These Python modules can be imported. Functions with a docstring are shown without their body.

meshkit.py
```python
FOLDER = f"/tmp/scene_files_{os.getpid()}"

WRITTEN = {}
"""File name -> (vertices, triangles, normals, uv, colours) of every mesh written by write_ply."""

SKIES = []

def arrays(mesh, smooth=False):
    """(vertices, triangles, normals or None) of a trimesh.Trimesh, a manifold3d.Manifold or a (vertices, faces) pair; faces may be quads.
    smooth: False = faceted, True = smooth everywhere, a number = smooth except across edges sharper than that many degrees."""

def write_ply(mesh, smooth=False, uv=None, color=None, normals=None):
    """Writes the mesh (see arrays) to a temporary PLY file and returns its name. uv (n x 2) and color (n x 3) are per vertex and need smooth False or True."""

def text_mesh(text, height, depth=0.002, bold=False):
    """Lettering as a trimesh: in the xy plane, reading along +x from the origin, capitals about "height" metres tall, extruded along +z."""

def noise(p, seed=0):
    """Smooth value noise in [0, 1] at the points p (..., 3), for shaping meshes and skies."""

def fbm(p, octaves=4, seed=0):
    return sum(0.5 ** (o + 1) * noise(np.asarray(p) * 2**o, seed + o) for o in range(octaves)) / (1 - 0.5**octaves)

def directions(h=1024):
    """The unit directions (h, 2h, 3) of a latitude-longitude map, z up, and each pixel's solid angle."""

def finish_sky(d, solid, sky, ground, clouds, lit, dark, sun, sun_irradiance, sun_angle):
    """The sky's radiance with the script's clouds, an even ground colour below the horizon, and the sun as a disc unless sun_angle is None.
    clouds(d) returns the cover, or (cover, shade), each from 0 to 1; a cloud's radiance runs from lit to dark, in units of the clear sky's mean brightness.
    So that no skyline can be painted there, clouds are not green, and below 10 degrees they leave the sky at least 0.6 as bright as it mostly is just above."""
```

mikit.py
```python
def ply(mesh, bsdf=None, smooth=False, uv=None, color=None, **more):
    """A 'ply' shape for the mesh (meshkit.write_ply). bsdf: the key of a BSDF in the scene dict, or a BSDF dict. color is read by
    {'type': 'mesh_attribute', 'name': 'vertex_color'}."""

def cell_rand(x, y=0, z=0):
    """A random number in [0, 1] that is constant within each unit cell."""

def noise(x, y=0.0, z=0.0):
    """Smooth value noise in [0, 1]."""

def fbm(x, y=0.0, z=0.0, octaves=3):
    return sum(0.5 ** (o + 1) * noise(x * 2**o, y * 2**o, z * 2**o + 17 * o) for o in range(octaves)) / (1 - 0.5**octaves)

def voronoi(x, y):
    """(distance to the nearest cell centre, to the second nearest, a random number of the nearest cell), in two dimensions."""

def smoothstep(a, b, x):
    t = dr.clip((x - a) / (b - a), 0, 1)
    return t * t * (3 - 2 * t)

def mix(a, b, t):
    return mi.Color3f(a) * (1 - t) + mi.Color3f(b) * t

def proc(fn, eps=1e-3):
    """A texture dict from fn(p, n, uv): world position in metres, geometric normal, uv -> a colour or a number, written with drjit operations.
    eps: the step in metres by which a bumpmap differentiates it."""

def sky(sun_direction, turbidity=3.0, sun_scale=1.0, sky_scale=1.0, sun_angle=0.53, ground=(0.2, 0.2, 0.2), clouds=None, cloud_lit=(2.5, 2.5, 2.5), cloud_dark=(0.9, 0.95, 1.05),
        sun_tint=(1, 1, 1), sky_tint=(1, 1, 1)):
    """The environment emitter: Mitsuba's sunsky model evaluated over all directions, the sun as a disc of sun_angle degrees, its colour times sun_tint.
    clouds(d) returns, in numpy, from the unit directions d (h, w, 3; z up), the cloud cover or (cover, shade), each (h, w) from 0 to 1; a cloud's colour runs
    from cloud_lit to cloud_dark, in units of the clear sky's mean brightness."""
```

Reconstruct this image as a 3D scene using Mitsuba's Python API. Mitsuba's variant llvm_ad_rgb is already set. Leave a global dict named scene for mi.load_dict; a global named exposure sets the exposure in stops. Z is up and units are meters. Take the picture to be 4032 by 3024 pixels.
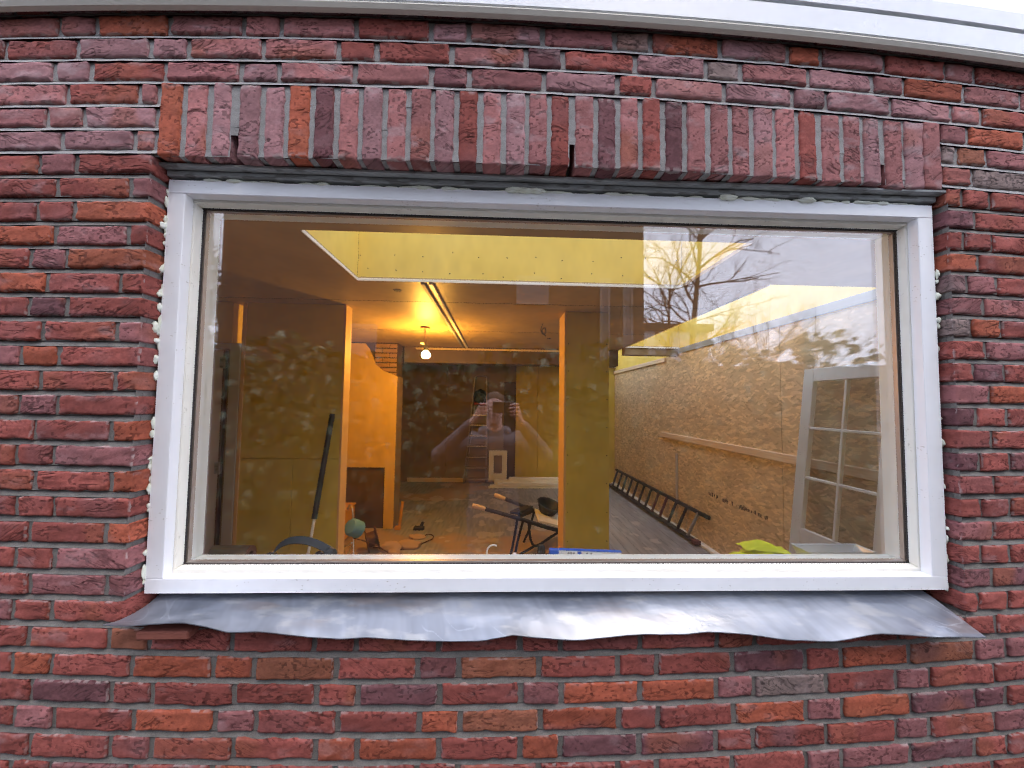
import math, random
import numpy as np, trimesh, drjit as dr, mitsuba as mi, mikit, meshkit
import manifold3d as m3
from mikit import noise, fbm, voronoi, cell_rand, smoothstep, mix

# ---------------------------------------------------------------- camera, sky, exposure
exposure = 2.75
T = mi.ScalarTransform4f
EYE = np.array([0.0, 0.0, 1.70])
YAW, PITCH, ROLL = 0.0367, 0.0499, 0.0137
_f = np.array([math.sin(YAW) * math.cos(PITCH), math.cos(YAW) * math.cos(PITCH), math.sin(PITCH)])
_r = np.array([math.cos(YAW), -math.sin(YAW), 0.0])
_u = np.cross(_r, _f)
_up = _u * math.cos(ROLL) - _r * math.sin(ROLL)
scene, labels = {'type': 'scene'}, {}
scene['camera'] = {'type': 'perspective', 'fov': math.degrees(2 * math.atan(2016 / 1489.9)), 'fov_axis': 'x', 'near_clip': 0.02, 'far_clip': 400.0,
                   'to_world': T().look_at(origin=EYE.tolist(), target=(EYE + _f).tolist(), up=_up.tolist())}
def cloud_cover(d):
    n = meshkit.fbm(d * np.array([2.2, 2.2, 3.5]) + 5.0, 4)
    up = np.clip(d[..., 2], 0, 1)
    return np.ones(d.shape[:2]), np.clip(.58 - .45 * up ** .8 + .5 * (n - .5), 0, 1)
scene['sky'] = mikit.sky([0.25, -0.45, 0.8], turbidity=5, sun_scale=0.12, sun_angle=24, ground=(0.16, 0.16, 0.16), clouds=cloud_cover,
                         cloud_lit=(2.8, 3.0, 3.65), cloud_dark=(1.5, 1.67, 2.15))

# ---------------------------------------------------------------- helpers
NR = np.random.default_rng(7)
def new(name):
    if name not in scene and name not in labels and not any(k.startswith(name + '__') for k in scene): return name
    i = 1
    while True:
        k = f'{name}_{i:03d}'
        if k not in scene and k not in labels and not any(q.startswith(k + '__') for q in scene): return k
        i += 1
_count = {}
def key(parent, name):
    base = f'{parent}__{name}' if parent else name
    c = _count.get(base, 0); _count[base] = c + 1
    return base if c == 0 else f'{base}_{c:03d}'
def thing(name, label=None, cat=None, group=None):
    k = key(None, name); L = {}
    if label: L['label'] = label
    if cat: L['category'] = cat
    if group: L['group'] = group
    labels[k] = L
    return k
def part(parent, name, mesh, mat, smooth=30, label=None, kind=None, **kw):
    k = key(parent, name)
    scene[k] = mikit.ply(mesh, mat, smooth=smooth, **kw)
    L = {}
    if label: L['label'] = label
    if kind: L['kind'] = kind
    if L: labels[k] = L
    return k
def solo(name, mesh, mat, label, cat, group=None, smooth=30, **kw):
    k = thing(name, label, cat, group)
    scene[k] = mikit.ply(mesh, mat, smooth=smooth, **kw)
    return k
def struct(name, mesh, mat, smooth=30, label=None):
    k = key(None, name); scene[k] = mikit.ply(mesh, mat, smooth=smooth); labels[k] = {'kind': 'structure'}
    if label: labels[k]['label'] = label
    return k
def cat(*ms): return trimesh.util.concatenate([m for m in ms])
def box(x0, x1, y0, y1, z0, z1, b=0.002):
    b = min(b, 0.45 * min(x1 - x0, y1 - y0, z1 - z0))
    if b <= 0: return trimesh.creation.box(bounds=[[x0, y0, z0], [x1, y1, z1]])
    P = []
    for sx in (0, 1):
        for sy in (0, 1):
            for sz in (0, 1):
                c = np.array([(x0, x1)[sx], (y0, y1)[sy], (z0, z1)[sz]]); s = np.array([1 - 2 * sx, 1 - 2 * sy, 1 - 2 * sz])
                for a in range(3):
                    o = s * b; o[a] = 0; P.append(c + o)
    return trimesh.convex.convex_hull(np.array(P))
def xf(m, M):
    m = m.copy(); m.apply_transform(M); return m
def rot(axis, deg, point=(0, 0, 0)): return trimesh.transformations.rotation_matrix(math.radians(deg), axis, point)
def move(m, x, y, z): 
    m = m.copy(); m.apply_translation([x, y, z]); return m
def smooth_path(P, n=6):
    P = np.asarray(P, float)
    if len(P) < 3: return P
    Q = np.vstack([2 * P[0] - P[1], P, 2 * P[-1] - P[-2]]); out = []
    for i in range(1, len(Q) - 2):
        for t in np.linspace(0, 1, n, endpoint=False):
            a, b, c, d = Q[i - 1], Q[i], Q[i + 1], Q[i + 2]
            out.append(0.5 * ((2 * b) + (c - a) * t + (2 * a - 5 * b + 4 * c - d) * t * t + (-a + 3 * b - 3 * c + d) * t ** 3))
    out.append(P[-1]); return np.array(out)
def tube(P, r, n=8, caps=True):
    P = np.asarray(P, float); r = np.broadcast_to(r, (len(P),))
    t = np.gradient(P, axis=0); t /= np.linalg.norm(t, axis=1, keepdims=True) + 1e-12
    ref = np.array([0, 0, 1.0]) if abs(t[0][2]) < 0.9 else np.array([1.0, 0, 0])
    V = []; a = np.cross(t[0], ref)
    for i in range(len(P)):
        a = a - t[i] * (a @ t[i]); a /= np.linalg.norm(a) + 1e-12
        b = np.cross(t[i], a); ang = np.arange(n) * 2 * np.pi / n
        V.append(P[i] + r[i] * (np.cos(ang)[:, None] * a + np.sin(ang)[:, None] * b))
    V = np.vstack(V); F = []
    for i in range(len(P) - 1):
        for j in range(n):
            q = [i * n + j, i * n + (j + 1) % n, (i + 1) * n + (j + 1) % n, (i + 1) * n + j]
            F += [[q[0], q[1], q[2]], [q[0], q[2], q[3]]]
    if caps:
        V = np.vstack([V, P[0], P[-1]]); c0, c1 = len(V) - 2, len(V) - 1; e = (len(P) - 1) * n
        for j in range(n): F += [[c0, (j + 1) % n, j], [c1, e + j, e + (j + 1) % n]]
    return trimesh.Trimesh(V, F, process=False)
def lathe(prof, n=24, axis='z'):
    prof = np.asarray(prof, float); ang = np.arange(n) * 2 * np.pi / n
    V = np.vstack([np.stack([r * np.cos(ang), r * np.sin(ang), np.full(n, z)], 1) for r, z in prof]); F = []
    for i in range(len(prof) - 1):
        for j in range(n):
            q = [i * n + j, i * n + (j + 1) % n, (i + 1) * n + (j + 1) % n, (i + 1) * n + j]
            F += [[q[0], q[1], q[2]], [q[0], q[2], q[3]]]
    return trimesh.Trimesh(V, F, process=False)
def grid_mesh(fn, us, vs):
    U, V = np.meshgrid(us, vs, indexing='ij'); P = np.array([fn(u, v) for u, v in zip(U.ravel(), V.ravel())]); nu, nv = len(us), len(vs); F = []
    for i in range(nu - 1):
        for j in range(nv - 1):
            a = i * nv + j; F += [[a, a + nv, a + nv + 1], [a, a + nv + 1, a + 1]]
    return trimesh.Trimesh(P, F, process=False)
def quads(Q):
    V = np.array(Q, float).reshape(-1, 3); F = np.arange(len(V)).reshape(-1, 4)
    return trimesh.Trimesh(V, np.vstack([F[:, [0, 1, 2]], F[:, [0, 2, 3]]]), process=False)
def holed_rects(xs, ys, holes):
    """cells of the grid xs, ys (cut at the holes' edges too) that lie in no hole"""
    xs = sorted(set(list(xs) + [h[0] for h in holes] + [h[1] for h in holes])); ys = sorted(set(list(ys) + [h[2] for h in holes] + [h[3] for h in holes]))
    out = []
    for a, b in zip(xs, xs[1:]):
        for c, d in zip(ys, ys[1:]):
            mx, my = (a + b) / 2, (c + d) / 2
            if not any(h[0] < mx < h[1] and h[2] < my < h[3] for h in holes): out.append((a, b, c, d))
    return out

# ---------------------------------------------------------------- materials
def pr(color, rough=0.6, metallic=0.0, spec=0.5, bump=None, bscale=0.001, eps=1e-3, rough_fn=None, **kw):
    c = mikit.proc(color) if callable(color) else {'type': 'rgb', 'value': list(color)}
    b = {'type': 'principled', 'base_color': c, 'roughness': mikit.proc(rough_fn) if rough_fn else rough, 'metallic': metallic, 'specular': spec, **kw}
    if bump is not None: b = {'type': 'bumpmap', 'arbitrary': mikit.proc(bump, eps), 'scale': bscale, 'bsdf': b}
    return {'type': 'twosided', 'bsdf': b}
PAL = {'r': (.280, .076, .062), 'o': (.340, .088, .050), 'p': (.265, .104, .104), 'd': (.160, .066, .072), 'g': (.255, .185, .170), 'b': (.285, .104, .062), 'm': (.335, .135, .130), 'q': (.325, .165, .172)}
PK = list(PAL)
def brick_parts(p, uv):
    k, s = dr.floor(uv.x), dr.floor(uv.y)
    hx, x, z = p.x + p.y, p.x, p.z
    big = fbm(hx * 22 + s * 1.7, z * 34, s, 3)
    sl = 1.6 * cell_rand(s, k, 5) - .8                        # slant of the folds in the hand-thrown clay
    wx = hx + .010 * noise(hx * 55, z * 80, s) + .004 * noise(hx * 190, z * 190, s); wz = z + .007 * noise(hx * 50 + 7, z * 70, s) - sl * hx
    fold = noise(wx * 30 + s * 3, wz * 150, s)
    ridge = 1 - dr.abs(2 * fold - 1)
    much = cell_rand(s, k, 6)
    where = smoothstep(.56 - .14 * much, .74 - .10 * much, noise(hx * 15 + s * 2.3, z * 30, s))
    crease = smoothstep(.76, .99, ridge) * where
    grit = fbm(hx * 150, z * 190, s * .3, 2)
    pits = smoothstep(.60, .76, noise(hx * 130 + 5, z * 170, s)) * smoothstep(.42, .62, big)
    return k, s, big, crease, grit, pits
def brick_col(p, n, uv):
    k, s, big, crease, grit, pits = brick_parts(p, uv)
    c = mi.Color3f(PAL['r'])
    for i, name in enumerate(PK[1:], 1): c = dr.select(dr.abs(k - i) < .5, mi.Color3f(PAL[name]), c)
    c = c * (0.80 + 0.40 * cell_rand(s, k, 1))
    # firing: one end or a patch of another tone
    alt = dr.select(cell_rand(s, k, 2) > .5, mi.Color3f(.19, .088, .094), mi.Color3f(.29, .092, .052))
    c = mix(c, alt, 0.7 * smoothstep(.50, .74, noise(p.x * 11 + s * 5, p.y * 11, p.z * 9)) * cell_rand(s, k, 3))
    c = c * (0.76 + 0.48 * big) * (0.72 + 0.56 * grit)
    c = c * (1 - 0.44 * crease) * (1 - 0.46 * pits)
    bloom = smoothstep(.56, .78, fbm(p.x * 18 + 31, p.y * 18, p.z * 26 + s * .7, 4)) * (cell_rand(s, k, 4) * .55 + .55 * dr.select(k > 5.5, 1.0, 0.0))
    c = mix(c, mi.Color3f(.46, .35, .36), 0.45 * bloom * (.6 + .8 * grit))
    fu, fv = uv.x - k, uv.y - s
    edge = dr.minimum(dr.minimum(fu - .05, .95 - fu) * 3.6, dr.minimum(fv - .05, .95 - fv))
    lime = (1 - smoothstep(.0, .09, edge)) * smoothstep(.42, .62, noise(p.x * 95, p.y * 95, p.z * 95)) * smoothstep(.3, .7, noise(p.x * 19 + s, p.z * 30))
    return mix(c, mi.Color3f(.44, .38, .36), 0.55 * lime)
def brick_bump(p, n, uv):
    k, s, big, crease, grit, pits = brick_parts(p, uv)
    return .40 * big + .26 * grit - .60 * crease - .35 * pits
scene['m_brick'] = pr(brick_col, .88, spec=.25, bump=brick_bump, bscale=.0042, eps=6e-4)
def mortar_pale(p, n, uv):
    return mix((.22, .212, .205), (.345, .335, .325), fbm(p.x * 40, p.y * 40, p.z * 40, 3)) * (0.8 + .4 * noise(p.x * 500, p.y * 500, p.z * 500))
def mortar_col(p, n, uv):
    c = mix((.125, .114, .104), (.215, .20, .186), fbm(p.x * 40, p.y * 40, p.z * 40, 3))
    return c * (0.8 + .4 * noise(p.x * 500, p.y * 500, p.z * 500))
scene['m_mortar_pale'] = pr(mortar_pale, .95, spec=.2, bump=lambda p, n, uv: fbm(p.x * 160, p.y * 160, p.z * 160, 3), bscale=.0022, eps=6e-4)
scene['m_mortar'] = pr(mortar_col, .95, spec=.2, bump=lambda p, n, uv: fbm(p.x * 160, p.y * 160, p.z * 160, 3), bscale=.0022, eps=6e-4)
def paint_col(base, dirt=(.55, .50, .42), amt=.25, dots=True):
    def f(p, n, uv):
        a = smoothstep(.45, .85, fbm(p.x * 9, p.y * 30, p.z * 11, 4)) * amt
        c = mix(base, dirt, a * .5)
        sp = smoothstep(.80, .86, noise(p.x * 190, p.y * 190, p.z * 190)) * smoothstep(.55, .7, noise(p.x * 14, p.y * 14, p.z * 14)) if dots else 0.0
        return mix(c, (.40, .35, .28), .55 * sp)
    return f
scene['m_white'] = pr(paint_col((.80, .81, .83), (.62, .60, .56), .12), .38, spec=.5)
scene['m_cream'] = pr(paint_col((.76, .74, .66), (.56, .50, .38), .3), .42, spec=.5)
scene['m_fascia'] = pr(paint_col((.80, .82, .84), (.6, .6, .58), .3, False), .42, spec=.5)
scene['m_lip'] = pr((.60, .57, .49), .5)
scene['m_gasket'] = pr((.030, .028, .030), .6)
scene['m_spacer'] = pr((.36, .29, .24), .4, metallic=.5)
scene['m_rebate'] = pr(paint_col((.74, .83, .84), (.6, .66, .62), .15, False), .4)
scene['m_glass'] = {'type': 'thindielectric', 'int_ior': 1.74, 'ext_ior': 1.0}
scene['m_glass_old'] = {'type': 'thindielectric', 'int_ior': 1.5, 'ext_ior': 1.0}
def lead_col(p, n, uv):
    w = p.x + .35 * p.y + .02 * noise(p.x * 9, p.y * 20)
    a = fbm(w * 4.0 + .3, p.y * 7, 2.0, 4); run = fbm(w * 38, p.y * 4, 4.0, 3); b = fbm(p.x * 6 + 7, p.y * 22 + 3, 4.0, 4)
    c = mix((.34, .365, .42), (.54, .57, .63), smoothstep(.30, .72, a)) * (.84 + .32 * run)
    c = mix(c, (.44, .36, .32), .5 * smoothstep(.56, .74, b) * smoothstep(.35, .65, noise(p.x * 2.1 + 5, p.y * 7)))
    scr = 1 - smoothstep(.0, .05, dr.abs(2 * noise(w * 26 + 9 * p.y, p.y * 9 + 3) - 1))
    c = mix(c, (.66, .70, .76), .35 * scr * smoothstep(.5, .7, noise(p.x * 7, p.y * 9)))
    return mix(c, (.74, .72, .68), .35 * smoothstep(.58, .80, fbm(w * 12, p.y * 26, 5.0, 4)))
scene['m_lead'] = pr(lead_col, .34, metallic=.85, spec=.5, rough_fn=lambda p, n, uv: .24 + .28 * fbm(p.x * 6, p.y * 14, 3.0, 3),
                     bump=lambda p, n, uv: fbm(p.x * 13, p.y * 19, 1.0, 3) + .10 * smoothstep(.45, .85, noise(p.x * 22, p.y * 26)) + .10 * noise(p.x * 120 + 40 * p.y, p.y * 120), bscale=.0034, eps=1e-3)
def steel_col(p, n, uv):
    c = mix((.23, .245, .25), (.34, .35, .345), fbm(p.x * 12, p.y * 60, p.z * 60, 4))
    return mix(c, (.10, .09, .08), .6 * smoothstep(.55, .75, noise(p.x * 30, p.y * 50, p.z * 90)))
scene['m_steel'] = pr(steel_col, .6, bump=lambda p, n, uv: fbm(p.x * 60, p.y * 90, p.z * 90, 2), bscale=.001)
scene['m_foam'] = pr(lambda p, n, uv: mix((.60, .62, .48), (.74, .77, .70), noise(p.x * 60, p.y * 60, p.z * 60)), .75)
def osb_col(p, n, uv):
    a, b = p.y + .37 * p.x, p.z
    c = mi.Color3f(.56, .44, .265)
    h = 0.0
    for i, (ang, su, sv) in enumerate(((.15, 9, 36), (.55, 8, 32), (-.45, 10, 40), (-.08, 7, 28))):
        ca, sa = math.cos(ang), math.sin(ang)
        wob = .012 * noise(a * 25 + i * 9, b * 25)
        d1, d2, w = voronoi((ca * a + sa * b + wob) * su + 13 * i, (-sa * a + ca * b + wob) * sv + 7 * i)
        on = (1 - smoothstep(.30, .46, d1)) * smoothstep(.38, .42, w)
        tone = .70 + .52 * cell_rand(w * 9973, i, 3)
        fib = .86 + .28 * noise((ca * a + sa * b) * 25, (-sa * a + ca * b) * 520, i)
        c = mix(c, mi.Color3f(.63, .495, .30) * (tone * fib), on)
    return c * (.9 + .2 * fbm(p.y * 2, p.z * 2, 1.0, 2))
scene['m_osb'] = pr(osb_col, .62, spec=.3)
def yellow_col(lo, hi):
    def f(p, n, uv):
        c = mix(lo, hi, smoothstep(.3, .7, fbm(p.x * 1.7, p.y * 1.7, p.z * 1.7, 3)))
        return c * (.90 + .16 * fbm(p.x * 14, p.y * 14, p.z * 5, 3))
    return f
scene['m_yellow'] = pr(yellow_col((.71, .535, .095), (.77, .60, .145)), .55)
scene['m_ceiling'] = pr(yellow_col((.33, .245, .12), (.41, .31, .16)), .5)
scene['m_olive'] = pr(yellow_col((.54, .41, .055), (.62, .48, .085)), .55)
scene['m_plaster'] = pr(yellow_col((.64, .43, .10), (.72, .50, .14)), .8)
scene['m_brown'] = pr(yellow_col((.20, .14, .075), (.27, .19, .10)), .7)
scene['m_darkwood'] = pr(yellow_col((.085, .055, .035), (.13, .085, .05)), .6)
def pine_col(p, n, uv):
    g = noise((p.x + p.z) * 70 + 3 * fbm(p.x * 2, p.y * 2, p.z * 2, 2), p.y * 3, p.z * 60)
    return mix((.60, .46, .30), (.70, .57, .40), g)
scene['m_pine'] = pr(pine_col, .6)
scene['m_endwood'] = pr((.62, .40, .16), .6)
def floor_col(p, n, uv):
    c = mix((.20, .20, .205), (.29, .29, .295), fbm(p.x * 1.6, p.y * 1.1, 2.0, 4))
    c = c * (.85 + .3 * noise(p.x * 40, p.y * 6))
    plank = dr.abs((p.x * 7.2) - dr.floor(p.x * 7.2) - .5)
    c = c * (1 - .32 * smoothstep(.46, .49, plank) * smoothstep(.8, 1.1, p.x))
    clay = smoothstep(.50, .58, fbm(p.x * 1.1 + 4, p.y * 1.3 + 2, 1.0, 4)) * (1 - smoothstep(1.0, 1.3, p.x))
    c = mix(c, (.38, .255, .16), .8 * clay)
    return mix(c, (.46, .43, .40), .5 * smoothstep(.64, .74, fbm(p.x * 5, p.y * 4, 7.0, 3)))
scene['m_floor'] = pr(floor_col, .75)
scene['m_doorwhite'] = pr(paint_col((.76, .77, .70), (.6, .55, .43), .25), .5)
scene['m_greydoor'] = pr((.54, .49, .47), .6)
scene['m_black'] = pr((.022, .022, .025), .5)
scene['m_blackmetal'] = pr((.035, .032, .032), .42, metallic=.3)
scene['m_rustred'] = pr((.11, .035, .03), .6)
scene['m_alu'] = pr((.72, .70, .68), .30, metallic=1.0)
scene['m_chrome'] = pr((.80, .78, .75), .12, metallic=1.0)
scene['m_blue'] = pr((.13, .34, .56), .5)
scene['m_bluebright'] = pr((.03, .12, .60), .4)
scene['m_paperwhite'] = pr((.74, .80, .84), .5)
scene['m_orange'] = pr((.55, .27, .035), .55)
scene['m_navy'] = pr((.030, .042, .055), .55)
scene['m_red'] = pr((.30, .03, .04), .5)
scene['m_hivis'] = pr(lambda p, n, uv: mix((.48, .56, .02), (.62, .66, .05), fbm(p.x * 30, p.y * 30, p.z * 30, 3)), .7)
scene['m_clearplastic'] = pr((.62, .67, .68), .25, spec=.6)
scene['m_film'] = pr((.24, .205, .17), .18, metallic=.8, bump=lambda p, n, uv: noise(p.x * 16, p.z * 30 + p.x * 9), bscale=.004)
scene['m_cable'] = pr((.10, .04, .025), .6)
scene['m_rubble'] = pr((.46, .32, .22), .85)
scene['m_pvc'] = pr((.72, .74, .72), .4)
scene['m_greypaint'] = pr((.26, .27, .27), .6)
scene['m_roofing'] = pr((.05, .05, .05), .9)
scene['m_housebrick'] = pr(lambda p, n, uv: mix((.050, .034, .027), (.085, .055, .042), fbm(p.x * 3, p.y * 3, p.z * 6, 3)), .9)
scene['m_farwhite'] = pr((.62, .62, .62), .6)
scene['m_darkglass'] = pr((.03, .035, .045), .08, spec=.8)
scene['m_leaf'] = pr(lambda p, n, uv: mix((.06, .085, .04), (.20, .235, .14), smoothstep(.25, .75, noise(p.x * 17, p.y * 17, p.z * 17))), .36, spec=.7)
scene['m_stem'] = pr((.12, .085, .06), .85)
scene['m_bark'] = pr((.075, .060, .050), .9)
scene['m_fencewood'] = pr((.085, .065, .05), .85)
scene['m_paving'] = pr(lambda p, n, uv: mix((.055, .052, .05), (.085, .082, .078), fbm(p.x * 5, p.y * 5, 1.0, 4)), .9)
scene['m_skin'] = pr((.66, .40, .34), .45)
scene['m_hoodie'] = pr((.165, .140, .150), .9)
scene['m_jeans'] = pr((.06, .075, .12), .9)
scene['m_hair'] = pr((.09, .055, .035), .7)
scene['m_bulb'] = pr((.9, .8, .6), .3)
scene['m_rubblebrick'] = pr((.26, .085, .06), .9, bump=lambda p, n, uv: fbm(p.x * 120, p.y * 120, p.z * 120, 3), bscale=.002)
scene['m_oldbrick'] = pr((.34, .20, .10), .9)
scene['m_print'] = pr((.10, .075, .06), .8)
scene['m_doorgrey'] = pr((.42, .40, .36), .55)
scene['m_housetrim'] = pr((.16, .15, .14), .6)
scene['m_ladder'] = pr((.30, .27, .27), .45, metallic=.3)
scene['m_phone'] = pr((.16, .15, .14), .3, metallic=.6)
scene['m_conduit'] = pr((.42, .40, .36), .5)
scene['m_sidebrick'] = pr(lambda p, n, uv: mix((.20, .06, .05), (.28, .09, .075), fbm(p.x * 9, p.y * 9, p.z * 16, 3)), .9, bump=lambda p, n, uv: smoothstep(.42, .5, dr.abs(p.z * 14.3 - dr.floor(p.z * 14.3) - .5)) * -1.0, bscale=.006)

# ---------------------------------------------------------------- the brick wall (gently bowed)
WD, WB = 1.0664, 0.0248
XL, XR, ZSILL, ZHEAD = -1.007, 1.415, 1.083, 2.395
def wy(x): return WD + WB * x * x
def wpt(x, d, z):
    s = 2 * WB * x; k = 1 / math.sqrt(1 + s * s)
    return (x - d * s * k, wy(x) + d * k, z)
def brick_mesh(x0, w, z0, h, depth, colour, seed, rough=1.0):
    g = np.random.default_rng(seed)
    nu, nv = max(5, int(w / .017)), max(6, int(h / .017) + 2)
    us = np.concatenate([[0, .0022], np.linspace(.0065, w - .0065, nu), [w - .0022, w]]); vs = np.concatenate([[0, .0022], np.linspace(.0065, h - .0065, nv), [h - .0022, h]])
    U, V = np.meshgrid(us, vs, indexing='ij')
    def wob(t, amp, fr):
        a = g.uniform(0, 6.28, 3); return amp * (np.sin(t * fr + a[0]) * .5 + np.sin(t * fr * 2.3 + a[1]) * .35 + np.sin(t * fr * 5.1 + a[2]) * .3)
    fu, fv = U / w, V / h
    dz = (1 - fv) * (wob(U, .0022, 45) + g.uniform(-.0015, .0012)) + fv * wob(U, .0013, 38)
    du = (1 - fu) * wob(V, .0018, 110) + fu * wob(V, .0018, 110)
    edge_ = (fu < 1e-6) | (fu > 1 - 1e-6) | (fv < 1e-6) | (fv > 1 - 1e-6)
    dz = dz + np.where(edge_, g.normal(0, .0007, U.shape), 0); du = du + np.where(edge_, g.normal(0, .0007, U.shape), 0)
    corner = ((fu < 1e-6) | (fu > 1 - 1e-6)) & ((fv < 1e-6) | (fv > 1 - 1e-6))
    P3 = np.stack([(x0 + U) * 1.0, V * 1.0 + z0, np.zeros_like(U)], -1)
    nz = meshkit.fbm(P3 * np.array([48, 75, 1]) + seed % 97, 3) - .5
    d = g.uniform(-.0018, .0018) + g.uniform(-.0022, .0022) * (fu - .5) + g.uniform(-.003, .003) * (fv - .5) - .0085 * nz * rough
    rim = (fu < 1e-6) | (fu > 1 - 1e-6) | (fv < 1e-6) | (fv > 1 - 1e-6)
    rim2 = ~rim & ((U < .003) | (U > w - .003) | (V < .003) | (V > h - .003))
    d = np.where(rim, np.maximum(d, -.001) + .0056, np.where(rim2, d + .0020, d)) + np.where(corner, .004, 0)
    cu = np.where(corner, np.sign(.5 - fu) * .0025, 0); cv = np.where(corner, np.sign(.5 - fv) * .0025, 0)
    X, Z = x0 + U + du + cu, z0 + V + dz + cv
    pts = [wpt(x, dd, z) for x, dd, z in zip(X.ravel(), d.ravel(), Z.ravel())]
    uvs = list(zip((.05 + .9 * fu).ravel(), (.05 + .9 * fv).ravel()))
    n1, n2 = len(us), len(vs); F = []
    for i in range(n1 - 1):
        for j in range(n2 - 1):
            a = i * n2 + j; F += [[a, a + n2, a + n2 + 1], [a, a + n2 + 1, a + 1]]
    ring = [i * n2 for i in range(n1)] + [(n1 - 1) * n2 + j for j in range(1, n2)] + [i * n2 + n2 - 1 for i in range(n1 - 2, -1, -1)] + [j for j in range(n2 - 2, 0, -1)]
    base = len(pts); dr_ = d.ravel(); Xr, Zr = X.ravel(), Z.ravel(); m = len(ring)
    for dep in ((.012, depth) if depth > .05 else (depth,)):
        for k in ring:
            pts.append(wpt(Xr[k], dep, Zr[k])); uvs.append((.5, .5))
    prev = ring
    for li in range(2 if depth > .05 else 1):
        cur = [base + li * m + k for k in range(m)]
        for k in range(m):
            a, b, c, e = prev[k], prev[(k + 1) % m], cur[(k + 1) % m], cur[k]
            F += [[a, e, c], [a, c, b]]
        prev = cur
    uv = np.array(uvs) + np.array([PK.index(colour), seed % 991 + 1.0])
    return trimesh.Trimesh(np.array(pts), np.array(F), process=False), uv
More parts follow.
